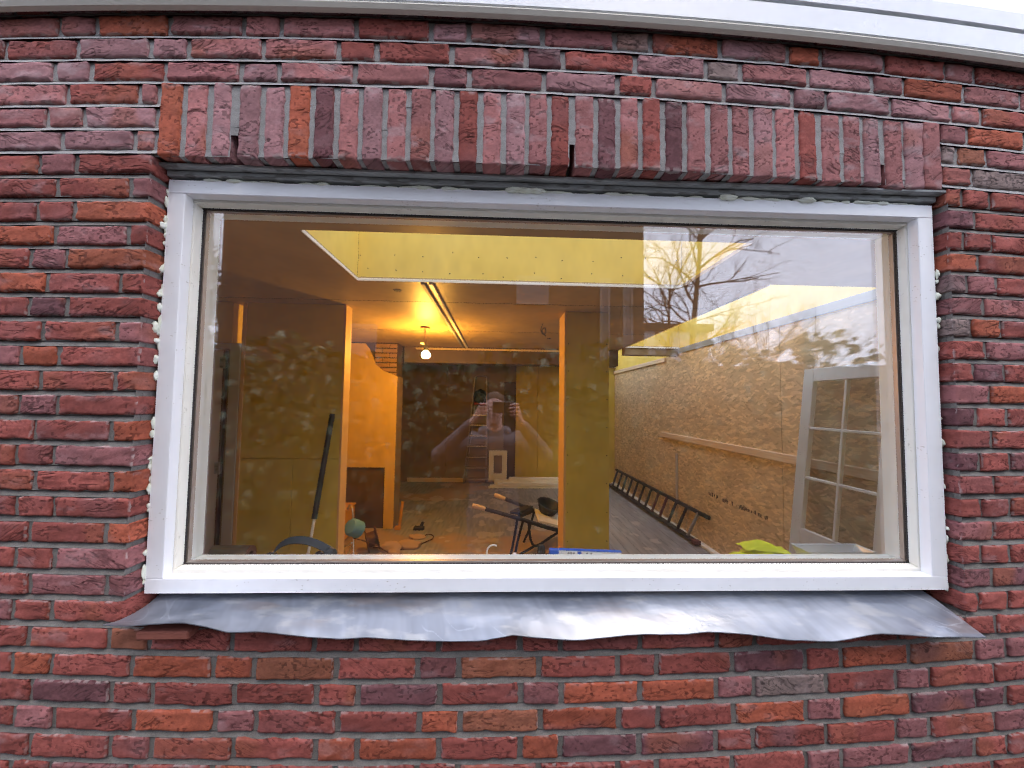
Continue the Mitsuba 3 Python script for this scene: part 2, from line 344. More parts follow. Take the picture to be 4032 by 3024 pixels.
ROWS = '''F 2 -1.528 1.541 |  | Sr Hr So Sr Hr Sr Sr Hp Sp Sp Hg So Sp Ho Sr Sr Hr | Sr
F 1 -1.470 1.497 | Hd | Sr Sp Hp Sr Sr Hr Sr Sr Hd Sr Sp Hg Sr Sp Hp So | Sr Hr
F 0 -1.316 1.560 | Sp | Hp Sr Sp Hp Sr Sr Hd Sp Sp Hr Sp Sp Hp Sp Sp Hr | Sr
F -23 -1.267 1.522 | Sr | Sr Hb Sr Sr Hr Sr Sr Hr Sr Sr Hr Sr Sr Sr Hr | Sr
F -24 -1.306 1.554 | Sr | Ho Sr So Ho Sb Sr Hd Sb Sr Hr Sr Sd Hr So Sb Hp | Sp
F -25 -1.247 1.507 | Sr | Sd Hr Sr Sr Hr Sd Sr Hp So So Hp Sg Sr Hp Sr | Sr
F -26 -1.290 1.548 | Sr | Hp Sr So Hp Sr Sr Ho Sb So Hr Sr So Hp So Sd Hd | Sr
F -27 -1.240 1.499 | Sr | Sr Hr Sr Sr Ho So Sr Ho Sd Sd Hr Sr Sr Hp Sr | Sp
F -28 -1.290 1.541 | Sr | Hr Sp Sr Ho Sr Sr Hr Sr Sr Hr Sr Sr Hp Sp Sd Hr | Sr
F -29 -1.227 1.490 | Sr | Sr Hr Sr Sr Hr So Sr Ho Sr Sd Hr Sr Sr Hp Sr | Sr
L -1 -1.270 | Sr | Sr Hr
L -2 -1.325 | Sp | Hr Sp
L -3 -1.277 | Sp | Sp Hr
L -4 -1.339 | Sr | Hp Sr
L -5 -1.282 | Sr | Sr Hp
L -6 -1.335 | Sr | Hr So
L -7 -1.279 | So | Sp Hr
L -8 -1.345 | Sr | Hp So
L -9 -1.291 | So | Sr Hr
L -10 -1.336 | Sr | Hd Sr
L -11 -1.293 | Sr | Sr Hp
L -12 -1.350 | Sp | Ho Sr
L -13 -1.288 | Sr | Sr Hr
L -14 -1.342 | Sp | Hp Sr
L -15 -1.291 | Sr | Sr Ho
L -16 -1.341 | Sr | Hr Sp
L -17 -1.282 | Sr | Sr Ho
L -18 -1.330 | Sr | Hr Sr
L -19 -1.287 | Sr | Sr Ho
L -20 -1.321 | Sr | Hr Sp
L -21 -1.275 | Sr | Sp Hp
L -22 -1.316 | Sp | Hr Sr
R -1 1.504 | p So
R -2 1.460 1.569 | g b Sp
R -3 1.513 | o Sg
R -4 1.473 1.578 | r r Sr
R -5 1.517 | d Sr
R -6 1.472 1.578 | r r Sr
R -7 1.522 | o Sr
R -8 1.477 1.587 | g p Sr
R -9 1.534 | p Sp
R -10 1.483 1.592 | g o Sr
R -11 1.532 | r Sp
R -12 1.486 1.599 | r d Sr
R -13 1.539 | p So
R -14 1.489 1.601 | d r Sr
R -15 1.540 | r Sr
R -16 1.491 1.603 | d r Sp
R -17 1.540 | r Sr
R -18 1.489 1.597 | r r Sr
R -19 1.529 | p Sr
R -20 1.481 1.583 | r r Sr
R -21 1.519 | p Sd
R -22 1.464 1.570 | r r Sr'''
def zrow(r): return 2.6264 + .0698 * r
plan, rr = [], random.Random(5)          # (row, x0, width, colour)
def run(r, x, toks, scale=1.0, stop=None):
    for i, t in enumerate(toks):
        w = (.222 if t[0] == 'S' else .112) * scale
        if stop is not None and i == len(toks) - 1: w = stop - x
        plan.append((r, x, w, t[1])); x += w
    return x
def fill(r, x, to, step):
    last = 0
    while (x < to) if step > 0 else (x > to):
        s = rr.random() < .62 if last != 2 else False
        last = last + 1 if s else 0
        w = .220 if s else .110; c = rr.choice('rrrrrroopppdgb')
        plan.append((r, x if step > 0 else x - w, w, c)); x += w * step
def backwards(r, x, toks):
    for t in reversed(toks):
        w = .220 if t[0] == 'S' else .110
        x -= w; plan.append((r, x, w, t[1]))
    return x
EX0, EX1 = -3.5, 3.5
for line in ROWS.strip().split('\n'):
    head, *segs = [s.strip() for s in line.split('|')]; hd = head.split(); kind, r = hd[0], int(hd[1])
    if kind == 'F':
        a, b = float(hd[2]), float(hd[3]); toks = segs[1].split(); n = sum(.222 if t[0] == 'S' else .112 for t in toks)
        run(r, a, toks, (b - a) / n); e = run(r, b, segs[2].split(), .985); fill(r, e, EX1, 1)
        fill(r, backwards(r, a, segs[0].split()), EX0, -1)
    elif kind == 'L':
        a = float(hd[2]); toks = segs[1].split(); run(r, a, toks, .97, stop=(-1.0 if r > -4 else XL))
        fill(r, backwards(r, a, segs[0].split()), EX0, -1)
    else:
        js = [float(v) for v in hd[2:]]; toks = segs[0].split(); xs = [1.400 if r > -4 else XR] + js
        for i in range(len(js)): plan.append((r, xs[i], xs[i + 1] - xs[i], toks[i]))
        fill(r, run(r, js[-1], [toks[-1]], .985), EX1, 1)
for r in [3, 4] + list(range(-30, -38, -1)): fill(r, EX0 + rr.random() * .1, EX1, 1)
wall = thing('brick_wall', 'weathered red brick wall with grey mortar joints around the wide white window', 'wall')
JNT = .0155
built = []
for i, (r, x, w, c) in enumerate(plan):
    lo, hi = JNT / 2, JNT / 2
    if abs(x + w - XL) < 1e-6: hi = 0
    if abs(x - XR) < 1e-6: lo = 0
    z = zrow(r) + rr.uniform(-.0012, .0012)
    jamb = (hi == 0 or lo == 0)
    if w - lo - hi < .02 or z < 0: continue
    if r > -4 and c in 'rp': c = {'r': 'm', 'p': 'q'}[c] if rr.random() < .75 else c
    hgt = .0543 + rr.uniform(-.0014, .0012)
    # how large it shows: in the picture, and how near its middle
    xc, zc = x + w / 2, z + .027
    d = np.array([xc, wy(xc), zc]) - EYE; f = d @ _f; px = (d @ _r) / f * 512 / math.tan(math.radians(107.06 / 2)); pz = (d @ _u) / f * 512 / math.tan(math.radians(107.06 / 2))
    inside = abs(px) < 545 and abs(pz) < 405 and r < 4
    built.append((w / f / f if inside else 0, r, x + lo, w - lo - hi, z, hgt, .10 if jamb else .02, c, 1000 + i))
built.sort(key=lambda t: -t[0])
rest, rest_uv = [], []
for n, (sz, r, x, w, z, hgt, dep, c, seed) in enumerate(built):
    m, uv = brick_mesh(x, w, z, hgt, dep, c, seed)
    if n < 300 and sz > 0: part(wall, 'brick', m, 'm_brick', smooth=True, uv=uv)
    else: rest.append(m); rest_uv.append(uv)
part(wall, 'brickwork', cat(*rest), 'm_brick', smooth=True, uv=np.vstack(rest_uv), kind='stuff')
SOLD = [(-.991,.061),(-.914,.058),(-.838,.052),(-.76,.058),(-.687,.055),(-.618,.06),(-.543,.055),(-.471,.053),(-.404,.055),(-.334,.054),(-.265,.056),(-.196,.055),(-.126,.053),(-.056,.053),(.012,.055),(.079,.053),(.145,.052),(.216,.054),(.285,.052),(.352,.053),(.42,.052),(.489,.051),(.556,.056),(.629,.056),(.698,.055),(.767,.061),(.837,.061),(.914,.056),(.987,.06),(1.061,.057),(1.129,.056),(1.203,.061),(1.271,.066),(1.337,.061)]
SCOL = 'omqqqodmqmmqrmqmrmdmrdmmmqmrmmqmqm'
for i, ((x, w), c) in enumerate(zip(SOLD, SCOL)):
    g = random.Random(i); m, uv = brick_mesh(x, w, ZHEAD + g.uniform(-.004, .004), .217 + g.uniform(-.003, .003), .10, c, 5000 + i, .8)
    part(wall, 'lintel_brick', m, 'm_brick', smooth=True, uv=uv)
slots = [((SOLD[a][0] + SOLD[a][1]) + .002, SOLD[a + 1][0] - .001, ZHEAD - .01, ZHEAD + .068) for a in (2, 16, 30)]
mq = []
HG = .0541
mp = []
zcut = sorted([zrow(r) for r in range(-37, 4)] + [zrow(r) + HG for r in range(-38, 4)])
for a, b, c, d in holed_rects(list(np.arange(EX0, -1.6, .1)) + list(np.arange(-1.6, 1.75, .035)) + list(np.arange(1.75, EX1 + .01, .1)) + [EX1, -.992, 1.400], [-.05] + [z for z in zcut if z > 0] + [2.95], [(XL - .004, XR + .004, ZSILL - .004, ZHEAD + .002)] + slots):
    q = ((c + d) / 2 - 2.6264) / .0698; bed = (q - math.floor(q)) * .0698 > HG
    if -.993 < a and b < 1.401 and 2.39 < c and d < 2.622: d0 = d1 = .0058      # between the upright bricks
    elif bed: d0, d1 = .0035, .0125                                            # struck joints, deepest under the brick above
    else: d0 = d1 = .0080
    if bed and not (-.993 < a and b < 1.401 and 2.39 < c and d < 2.622):
        base = 2.6264 + math.floor(q) * .0698 + HG; d0, d1 = ((-.0006 if c > 2.39 else .0040) + .0095 * min(1, max(0, (z - base) / (.0698 - HG))) for z in (c, d))
    na, nb = ((meshkit.fbm(np.array([x * 26.0, math.floor(q) * 3.7, 1.0]), 3) - .42) * .006 for x in (a, b))
    (mp if c > 2.39 else mq).append([wpt(a, d0 + na, c), wpt(b, d0 + nb, c), wpt(b, d1 + nb * .5, d), wpt(a, d1 + na * .5, d)])
for xj, s in ((XL - .004, 1), (XR + .004, -1)):       # the joints seen in the jambs
    y0 = wy(xj) + .004
    mq.append([(xj, y0, ZSILL - .02), (xj, y0, ZHEAD + .02), (xj, y0 + .105, ZHEAD + .02), (xj, y0 + .105, ZSILL - .02)])
for a in np.arange(XL - .01, XR, .1):                      # bed under the lead, and between the lintel bricks
    b = min(a + .1, XR + .01)
    mq.append([wpt(a, .0105, ZSILL - .004), wpt(b, .0105, ZSILL - .004), (b, 1.20, ZSILL - .004), (a, 1.20, ZSILL - .004)])
for i in range(len(SOLD) - 1):
    if i in (2, 16, 30): continue
    a, b = SOLD[i][0] + SOLD[i][1] - .003, SOLD[i + 1][0] + .003
    mp.append([wpt(a, .0085, ZHEAD + .002), wpt(b, .0085, ZHEAD + .002), wpt(b, .10, ZHEAD + .002), wpt(a, .10, ZHEAD + .002)])
part(wall, 'mortar', quads(mq), 'm_mortar', smooth=False)
core = [[wpt(a, .0225, c), wpt(b_, .0225, c), wpt(b_, .0225, d), wpt(a, .0225, d)] for a, b_, c, d in holed_rects(list(np.arange(EX0, EX1 + .01, .1)), [-.05, 2.95], [(XL - .004, XR + .004, ZSILL - .004, ZHEAD + .1)])]
part(wall, 'core', quads(core), 'm_mortar', smooth=False)
for x in (EX0, EX1 - .1): part(wall, 'side_wall', box(x, x + .1, wy(EX1) + .03, 8.6, -.02, 2.93, .01), 'm_sidebrick')
part(wall, 'mortar', quads(mp), 'm_mortar_pale', smooth=False, label='paler mortar between the upright bricks and in the courses above')

# ---------------------------------------------------------------- steel lintel, lead flashing, roof edge
li = thing('steel_lintel', 'dark grey steel lintel strip under the upright bricks above the window', 'lintel')
part(li, 'upper_plate', box(XL - .012, XR - .004, 1.116, 1.24, 2.3845, 2.3925, .001), 'm_steel')
part(li, 'lower_flange', box(XL + .004, XR - .010, 1.1385, 1.21, 2.3665, 2.3835, .0025), 'm_steel')
EDGE = [(-0.9671, 1.1181), (-0.9234, 1.119), (-0.873, 1.1236), (-0.7855, 1.1255), (-0.7345, 1.1188), (-0.6759, 1.1044), (-0.6, 1.1057), (-0.4901, 1.0914), (-0.3966, 1.0836), (-0.3375, 1.085), (-0.2134, 1.0768), (-0.0971, 1.0777), (-0.0339, 1.0765), (0.0482, 1.0907), (0.1304, 1.0841), (0.2083, 1.0776), (0.2914, 1.0775), (0.3956, 1.0858), (0.5055, 1.0849), (0.5773, 1.0935), (0.6753, 1.0914), (0.8033, 1.0743), (0.9241, 1.0672), (1.056, 1.0829), (1.1963, 1.0756), (1.3317, 1.0745)]
ex, ez = np.array(EDGE).T
def lead_fn(u, v):
    # u along the sill, v from the frame down to the free edge
    x = u + (0.0 if v < .3 else 0.0)
    y = np.interp(v, [0, .10, .2, .3, .45, 1], [1.215, 1.195, 1.172, 1.150, 1.128, 1.028])
    zb = np.interp(v, [0, .10, .2, .3, .45, 1], [1.136, 1.129, 1.1225, 1.1165, 1.110, 1.082])
    e = np.interp(u, ex, ez) - 1.085
    k = max(0, v - .35) / .65
    n = (meshkit.fbm(np.array([u * 9.0, v * 3.0, 1.0]), 3) - .5) * .008 * min(1, v * 2)
    xs = x + (-.0 if u > 0 else 0)
    return [xs, y - .006 * k * math.sin(u * 9 + 1), zb + (e + .003) * k ** 1.6 + n]
us = np.linspace(-.985, 1.352, 130); vs = np.array([0, .05, .1, .15, .2, .25, .3, .38, .48, .58, .68, .78, .88, .94, 1.0])
top = grid_mesh(lead_fn, us, vs); tv = np.array(top.vertices)
n_ = len(tv); low = tv - np.array([0, .0003, .0022]); Fq = [list(f) for f in top.faces] + [[a + n_, c + n_, b + n_] for a, b, c in top.faces]
nu_, nv_ = len(us), len(vs)
bd = [i * nv_ for i in range(nu_)] + [(nu_ - 1) * nv_ + j for j in range(1, nv_)] + [i * nv_ + nv_ - 1 for i in range(nu_ - 2, -1, -1)] + [j for j in range(nv_ - 2, 0, -1)]
for a, b in zip(bd, bd[1:] + bd[:1]): Fq += [[a, b, b + n_], [a, b + n_, a + n_]]
lv = np.vstack([tv, low])
# the sheet is cut wider at its free edge
tfree = np.clip((1.15 - lv[:, 1]) / .12, 0, 1); lv[:, 0] += np.where(lv[:, 0] < 0, -.014, .0) * tfree * (np.abs(lv[:, 0] - .18) / 1.17) ** 6
solo('lead_flashing', trimesh.Trimesh(lv, np.array(Fq), process=False), 'm_lead', 'stained grey lead flashing with a wavy lower edge under the window', 'flashing', smooth=40)
solo('broken_brick', box(-.935, -.800, 1.052, 1.125, 1.068, 1.090, .004), 'm_rubblebrick', 'loose piece of red brick wedged under the left end of the lead', 'brick')
rf = thing('roof_edge', 'white roof edge trim running along the top of the brick wall', 'fascia')
def along(prof, x0=EX0, x1=EX1, n=44):
    """closed profile (outward from the wall, z) swept along the bowed wall"""
    xs = np.linspace(x0, x1, n); V = []
    for x in xs:
        for o, z in prof: V.append(wpt(x, -o, z))
    k = len(prof); F = []
    for i in range(n - 1):
        for j in range(k):
            a, b, c, d = i * k + j, i * k + (j + 1) % k, (i + 1) * k + (j + 1) % k, (i + 1) * k + j
            F += [[a, c, b], [a, d, c]]
    for j in range(1, k - 1): F += [[0, j, j + 1], [(n - 1) * k, (n - 1) * k + j + 1, (n - 1) * k + j]]
    return trimesh.Trimesh(np.array(V), np.array(F), process=False)
part(rf, 'fascia_board', along([(.038, 2.832), (.0415, 2.835), (.042, 2.902), (.022, 2.902), (.022, 2.832)]), 'm_fascia')
part(rf, 'drip_lip', along([(.0385, 2.831), (.0405, 2.826), (.034, 2.815), (.022, 2.812), (.014, 2.819), (.014, 2.831)]), 'm_lip')
part(rf, 'joint_strip', along([(.032, 2.903), (.032, 2.9115), (.017, 2.9115), (.017, 2.903)]), 'm_gasket')
part(rf, 'top_trim', along([(.046, 2.9125), (.0465, 2.966), (.042, 2.972), (-.03, 2.985), (-.03, 2.9125)]), 'm_fascia')
part(rf, 'soffit', along([(.013, 2.825), (.013, 2.831), (-.05, 2.93), (-.05, 2.925)]), 'm_darkwood')

# ---------------------------------------------------------------- the window
FX0, FX1, FZ0, FZ1 = -.999, 1.396, 1.143, 2.357
OJ, OT, OB = .049, .041, .041
def side(s, prof, full=False, cut=(0, 0)):
    """closed convex profile of (offset inwards, y) along one side of the frame: mitred, or butted with `full`; cut trims the ends"""
    k = len(prof); V = []
    for e in (0, 1):
        for o, y in prof:
            m = 0 if full else o
            if s in 'TB':
                x = (FX0 + m + cut[0]) if e == 0 else (FX1 - m - cut[1]); z = FZ1 - o if s == 'T' else FZ0 + o
            else:
                z = (FZ0 + m + cut[0]) if e == 0 else (FZ1 - m - cut[1]); x = FX0 + o if s == 'L' else FX1 - o
            V.append((x, y, z))
    return trimesh.convex.convex_hull(np.array(V))
win = thing('picture_window', 'wide white framed window with one large pane in the brick wall', 'window')
def rail(o): return [(0, 1.145), (o - .002, 1.145), (o, 1.147), (o + .0005, 1.1765), (0, 1.1765)]
part(win, 'top_rail', side('T', rail(OT), True), 'm_white')
part(win, 'bottom_rail', side('B', rail(OB), True), 'm_white')
part(win, 'side_post', side('L', rail(OJ), True, (OB + .0008, OT + .0008)), 'm_white')
part(win, 'side_post', side('R', rail(OJ), True, (OB + .0008, OT + .0008)), 'm_white')
for s, o in (('T', OT), ('B', OB), ('L', OJ), ('R', OJ)):
    lift = {'T': .010, 'B': .011, 'L': .007, 'R': .007}[s]
    part(win, 'glazing_bead', side(s, [(.010, 1.1775), (o + lift - .0015, 1.1775), (o + lift, 1.179), (o + lift + .006, 1.1995), (.010, 1.1995)]), 'm_cream')
for s, o in (('T', OT), ('B', OB), ('L', OJ), ('R', OJ)):
    lift = {'T': .010, 'B': .011, 'L': .007, 'R': .007}[s]
    part(win, 'gasket', side(s, [(.012, 1.1998), (o + lift + (.0075 if s == 'B' else .0095), 1.1998), (o + lift + (.0068 if s == 'B' else .0085), 1.2035), (.012, 1.2035)]), 'm_gasket')
    part(win, 'spacer_bar', side(s, [(.012, 1.2075), (o + lift + .012, 1.2075), (o + lift + .012, 1.2215), (.012, 1.2215)]), 'm_spacer')
    part(win, 'inner_frame', side(s, [(.004, 1.2275), (o + lift + .0065, 1.2275), (o + lift + .006, 1.275), (.004, 1.275)]), 'm_rebate')
for y in (1.2045, 1.2240):
    part(win, 'pane', quads([[(FX0 + .02, y, FZ0 + .02), (FX1 - .02, y, FZ0 + .02), (FX1 - .02, y, FZ1 - .02), (FX0 + .02, y, FZ1 - .02)]]), 'm_glass', smooth=False)
fo = []
g = random.Random(3)
def blob(c, r, seed):
    m = trimesh.creation.icosphere(2, 1.0); v = np.array(m.vertices); q = meshkit.fbm(v * 1.6 + seed * 3.1, 3)
    m.vertices = v * (0.55 + .9 * q)[:, None] * np.array(r) + np.array(c); return m
for i in range(38):
    z = 1.15 + (2.36 - 1.15) * g.random(); big = g.random() < .33
    fo.append(blob((FX0 - .003 - (.006 if big else 0), 1.143 + g.uniform(-.004, .012), z), (.009 if big else .005, .011 if big else .007, g.uniform(.006, .020)), i))
for i in range(18):
    z = 1.15 + (2.30 - 1.15) * g.random() ** 1.5; big = g.random() < .25
    fo.append(blob((FX1 + .006, 1.147 + g.uniform(-.004, .010), z), (.008 if big else .005, .010 if big else .006, g.uniform(.005, .016)), 60 + i))
for i in range(64):
    x = FX0 + (FX1 - FX0) * g.random()
    fo.append(blob((x, 1.150 + g.uniform(0, .01), FZ1 + .002), (g.uniform(.015, .05), .011, g.uniform(.004, .008)), 120 + i))
for x in (.04, .075, .11, .72, .98): fo.append(blob((x, 1.143, FZ1 + .002), (.028, .012, .008), int(x * 100)))
part(win, 'foam_seal', cat(*fo), 'm_foam', smooth=True)

# ---------------------------------------------------------------- the room behind the window: shell
def bar(p, q, w, h, up=(0, 0, 1), b=.002):
    """a bevelled bar from p to q: h along `up`, w across"""
    p, q = np.array(p, float), np.array(q, float); t = q - p; L = np.linalg.norm(t); t /= L
    a = np.cross(up, t); a /= np.linalg.norm(a); c = np.cross(t, a)
    m = box(0, L, -w / 2, w / 2, -h / 2, h / 2, b); M = np.eye(4); M[:3, 0], M[:3, 1], M[:3, 2], M[:3, 3] = t, a, c, p
    m.apply_transform(M); return m
RX0, RX1, RY0, RY1, CEIL, ROOF = -3.4, 2.54, 1.50, 8.2, 2.50, 2.96
P1, P2, P3 = (-.94, 1.24, 1.60, 2.50), (1.30, 2.54, 1.95, 5.20), (1.10, 2.54, 5.35, 8.05)      # the same openings at roof level: some sides are splayed
O1, O2, O3 = (-.94, 1.24, 1.78, 2.50), (1.77, RX1, 2.39, 5.20), (1.77, RX1, 5.35, 8.05)
struct('ground', quads([[(-40, -60, -.02), (40, -60, -.02), (40, 9, -.02), (-40, 9, -.02)]]), 'm_paving', smooth=False)
struct('floor', box(RX0 - .1, RX1 + .1, 1.28, RY1 + .3, -.015, 0, 0), 'm_floor', smooth=False)
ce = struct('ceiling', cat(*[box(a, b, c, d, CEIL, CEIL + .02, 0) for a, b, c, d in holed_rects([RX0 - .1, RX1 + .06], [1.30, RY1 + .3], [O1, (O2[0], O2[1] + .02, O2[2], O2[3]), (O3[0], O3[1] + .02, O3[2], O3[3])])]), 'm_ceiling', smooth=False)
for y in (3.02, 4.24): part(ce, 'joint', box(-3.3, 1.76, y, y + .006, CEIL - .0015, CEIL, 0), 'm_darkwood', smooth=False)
for x, y in ((-.735, 2.72), (.62, 4.6)): part(ce, 'cable_hole', move(lathe([(0, 0), (.028, 0), (.028, .003), (0, .003)], 16), x, y, CEIL - .0035), 'm_black')
for x in (-.53, -.475): part(ce, 'metal_channel', box(x, x + .028, 2.52, 5.49, CEIL - .016, CEIL - .001, .003), 'm_greypaint' if x < -.5 else 'm_pvc')
roof = thing('flat_roof', 'dark flat roof above the room with open roof lights', 'roof')
part(roof, 'roof_sheet', cat(*[box(a, b, c, d, ROOF - .03, ROOF, 0) for a, b, c, d in holed_rects([-3.5, 3.5], [1.16, RY1 + .4], [P1, P2, P3, (-3.5, -1.8, 1.16, 1.40), (1.8, 3.5, 1.16, 1.40)])]), 'm_roofing', smooth=False)
iw = thing('inner_wall', 'board lined inner wall around the window opening', 'wall')
IZ0, IZ1, IX0, IX1 = 1.098, 2.425, -1.22, 1.70
for b in ((RX0 - .1, IX0, 0, ROOF - .03), (IX1, RX1 + .1, 0, ROOF - .03), (IX0, IX1, 0, IZ0), (IX0, IX1, IZ1, ROOF - .03)):
    part(iw, 'wall_panel', box(b[0], b[1], 1.30, 1.50, b[2], b[3], 0), 'm_olive', smooth=False)
part(iw, 'window_board', box(IX0, IX1, 1.277, 1.47, IZ0, 1.118, .003), 'm_pine')
for b in ((IX0 - .2, FX0 + .01, .9, 2.6), (FX1 - .01, IX1 + .2, .9, 2.6), (FX0, FX1, .9, FZ0 + .01), (FX0, FX1, FZ1 - .01, 2.6)):
    part(iw, 'cavity_closer', box(b[0], b[1], 1.245, 1.262, b[2], b[3], 0), 'm_darkwood', smooth=False)
osb = thing('chipboard_wall', 'long wall of light brown chipboard panels on the right side of the room', 'wall')
for a, b in ((1.50, 3.306), (3.312, 6.465), (6.471, RY1)):
    part(osb, 'panel', box(RX1, RX1 + .018, a, b, .02, 2.42, .002), 'm_osb')
part(osb, 'backing', box(RX1 + .0185, RX1 + .12, 1.28, RY1 + .3, 0, ROOF - .031, 0), 'm_darkwood', smooth=False)
for a, b in ((1.50, 5.275), (5.279, RY1)): part(osb, 'yellow_board', box(RX1 + .001, RX1 + .018, a, b, 2.421, ROOF - .031, .001), 'm_yellow')
part(osb, 'grey_strip', box(RX1 - .02, RX1 - .001, 2.20, 5.195, 2.425, 2.497, .002), 'm_greypaint')
part(osb, 'horizontal_batten', box(RX1 - .032, RX1 - .001, 1.60, 5.80, 1.213, 1.285, .003), 'm_pine')
part(osb, 'upper_batten', box(RX1 - .03, RX1 - .001, 5.62, RY1 - .05, 2.355, 2.418, .003), 'm_pine')
part(osb, 'skirting', box(RX1 - .07, RX1 - .001, 3.3, RY1 - .06, 0.001, .03, .004), 'm_doorwhite')
part(osb, 'conduit', tube([(RX1 - .012, 5.28, .33), (RX1 - .012, 5.28, 1.02)], .02, 8), 'm_conduit')
st = []
gs = random.Random(11)
for a, b in ((4.50, 4.30), (4.22, 4.02), (4.0, 3.78), (3.74, 3.47)):   # illegible factory print
    y = a
    while y > b:
        w = gs.uniform(.008, .02)
        if gs.random() < .8: st.append(box(RX1 - .0012, RX1 - .0003, y - w, y, .625 + gs.uniform(0, .02), .68 - gs.uniform(0, .02), 0))
        y -= w + gs.uniform(.002, .006)
part(osb, 'faded_print', cat(*st), 'm_print', smooth=False)
lw = thing('left_wall', 'plain board wall along the left side of the room', 'wall')
part(lw, 'wall_panel', box(RX0 - .1, RX0, 1.28, RY1 + .3, 0, ROOF - .031, 0), 'm_olive', smooth=False)
# roof light shafts
def shaft(nm, o, q, label, screws):
    s = thing(nm, label, 'skylight'); x0, x1, y0, y1 = o; z0, z1 = CEIL + .0005, ROOF - .031
    part(s, 'far_board', box(x0, x1, y1 + .001, y1 + .014, z0, z1, .001), 'm_yellow')
    part(s, 'near_board', trimesh.convex.convex_hull(np.array([(x, y + t, z) for x0_, y, z in ((x0, y0, z0), (q[0], q[2], z1)) for x in (x0_, x1) for t in (-.013, -.001)])), 'm_yellow')
    part(s, 'left_board', trimesh.convex.convex_hull(np.array([(x + t, y, z) for x, ya, z in ((x0, y0, z0), (q[0], q[2], z1)) for y in (ya, y1) for t in (-.013, -.0005)])), 'm_yellow')
    if x1 < RX1 - .01: part(s, 'right_board', box(x1 + .0005, x1 + .014, y0, y1, z0, z1, .001), 'm_yellow')
    part(s, 'edge_bead', cat(box(x0, x1, y1 - .006, y1 + .0005, z0 - .008, z0 + .010, .001), box(x0 - .0, x0 + .006, y0, y1 - .006, z0 - .008, z0 + .010, .001)), 'm_pvc')
    sc = [xf(move(lathe([(0, 0), (.004, 0), (.004, .0012), (0, .0012)], 8), 0, 0, 0), np.array([[1, 0, 0, x], [0, 0, -1, y1 + .0005], [0, 1, 0, z], [0, 0, 0, 1]], float)) for x, z in screws]
    if sc: part(s, 'screws', cat(*sc), 'm_darkwood', kind='stuff')
sg = random.Random(2)
shaft('roof_light', O1, P1, 'wide yellow lined roof light opening behind the top of the window', [(-.9 + .19 * i + sg.uniform(-.03, .03), z + sg.uniform(-.02, .02)) for i in range(12) for z in (2.56, 2.68)])
shaft('roof_light', O2, P2, 'long yellow lined roof light opening above the chipboard wall', [(1.86 + .2 * i, 2.6) for i in range(3)])
shaft('roof_light', O3, P3, 'far yellow lined roof light behind the cross beam above the chipboard wall', [])
solo('cross_beam', box(1.765, RX1 - .001, 5.215, 5.335, 2.395, 2.4995, .003), 'm_brown', 'brown cross beam between the two roof lights above the chipboard wall', 'beam')
bm = thing('ceiling_beam', 'dark boxed beam crossing the room behind the hanging bulb', 'beam')
part(bm, 'beam_board', box(-1.365, 1.765, 5.50, 5.75, 2.262, 2.4995, .004), 'm_darkwood')
part(bm, 'lath', box(-1.2, .9, 5.485, 5.4995, 2.455, 2.482, .002), 'm_pine')
# partition with the grey door, boxed column, brick pier, back wall
pw = thing('partition_wall', 'olive yellow board partition on the left with a bare wooden end', 'wall')
for a, b, c, d in ((-2.094, -1.66, 0, 1.22), (-1.657, -1.290, 0, 1.22), (-2.094, -1.290, 1.223, 2.499), (RX0, -2.19, 2.16, 2.499), (RX0, -3.12, 0, 2.157)):
    part(pw, 'panel', box(a, b, 3.17, 3.29, c, d, .002), 'm_olive')
part(pw, 'end_board', box(-1.2895, -1.272, 3.166, 3.296, 0, 2.499, .002), 'm_endwood')
part(pw, 'corner_strip', box(-2.102, -2.075, 3.158, 3.1695, 0, 2.499, .002), 'm_endwood')
dr_ = thing('interior_door', 'closed greyish door in a white frame at the left of the partition', 'door')
part(dr_, 'leaf', box(-3.06, -2.262, 3.20, 3.24, .01, 2.10, .003), 'm_greydoor')
part(dr_, 'post', box(-2.188, -2.104, 3.152, 3.30, 0, 2.157, .004), 'm_doorgrey')
part(dr_, 'stop', box(-2.225, -2.1885, 3.19, 3.29, 0, 2.157, .003), 'm_brown')
part(dr_, 'head', box(-3.12, -2.1885, 3.152, 3.30, 2.108, 2.157, .004), 'm_doorgrey')
part(dr_, 'edge_strip', box(-2.2615, -2.246, 3.185, 3.25, .01, 2.10, .002), 'm_rustred')
for z in (1.14, 2.0): part(dr_, 'hinge', cat(box(-2.285, -2.235, 3.178, 3.1995, z - .045, z + .045, .002), tube([(-2.243, 3.176, z - .05), (-2.243, 3.176, z + .05)], .008, 8)), 'm_steel')
co = thing('boxed_column', 'olive yellow boxed column with an orange lit side in the middle of the room', 'column')
part(co, 'front_panel', box(.588, .961, 3.24, 3.253, 0, 2.499, .002), 'm_olive')
part(co, 'side_panel', box(.570, .5875, 3.238, 3.52, 0, 2.499, .002), 'm_endwood')
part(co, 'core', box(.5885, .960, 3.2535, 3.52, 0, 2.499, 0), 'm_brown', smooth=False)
cs = [xf(lathe([(0, 0), (.005, 0), (.005, .001), (0, .001)], 8), np.array([[1, 0, 0, x], [0, 0, -1, 3.2395], [0, 1, 0, z], [0, 0, 0, 1]], float)) for z in np.arange(.3, 2.4, .24) for x in (.605, .94)]
part(co, 'screws', cat(*cs), 'm_darkwood', kind='stuff')
pi_ = thing('brick_pier', 'orange plastered pier behind the partition with bare bricks at its broken top corner', 'pier')
part(pi_, 'core', box(-2.10, -1.385, 5.225, 5.50, 0, 2.499, 0), 'm_darkwood', smooth=False)
from shapely.geometry import Polygon
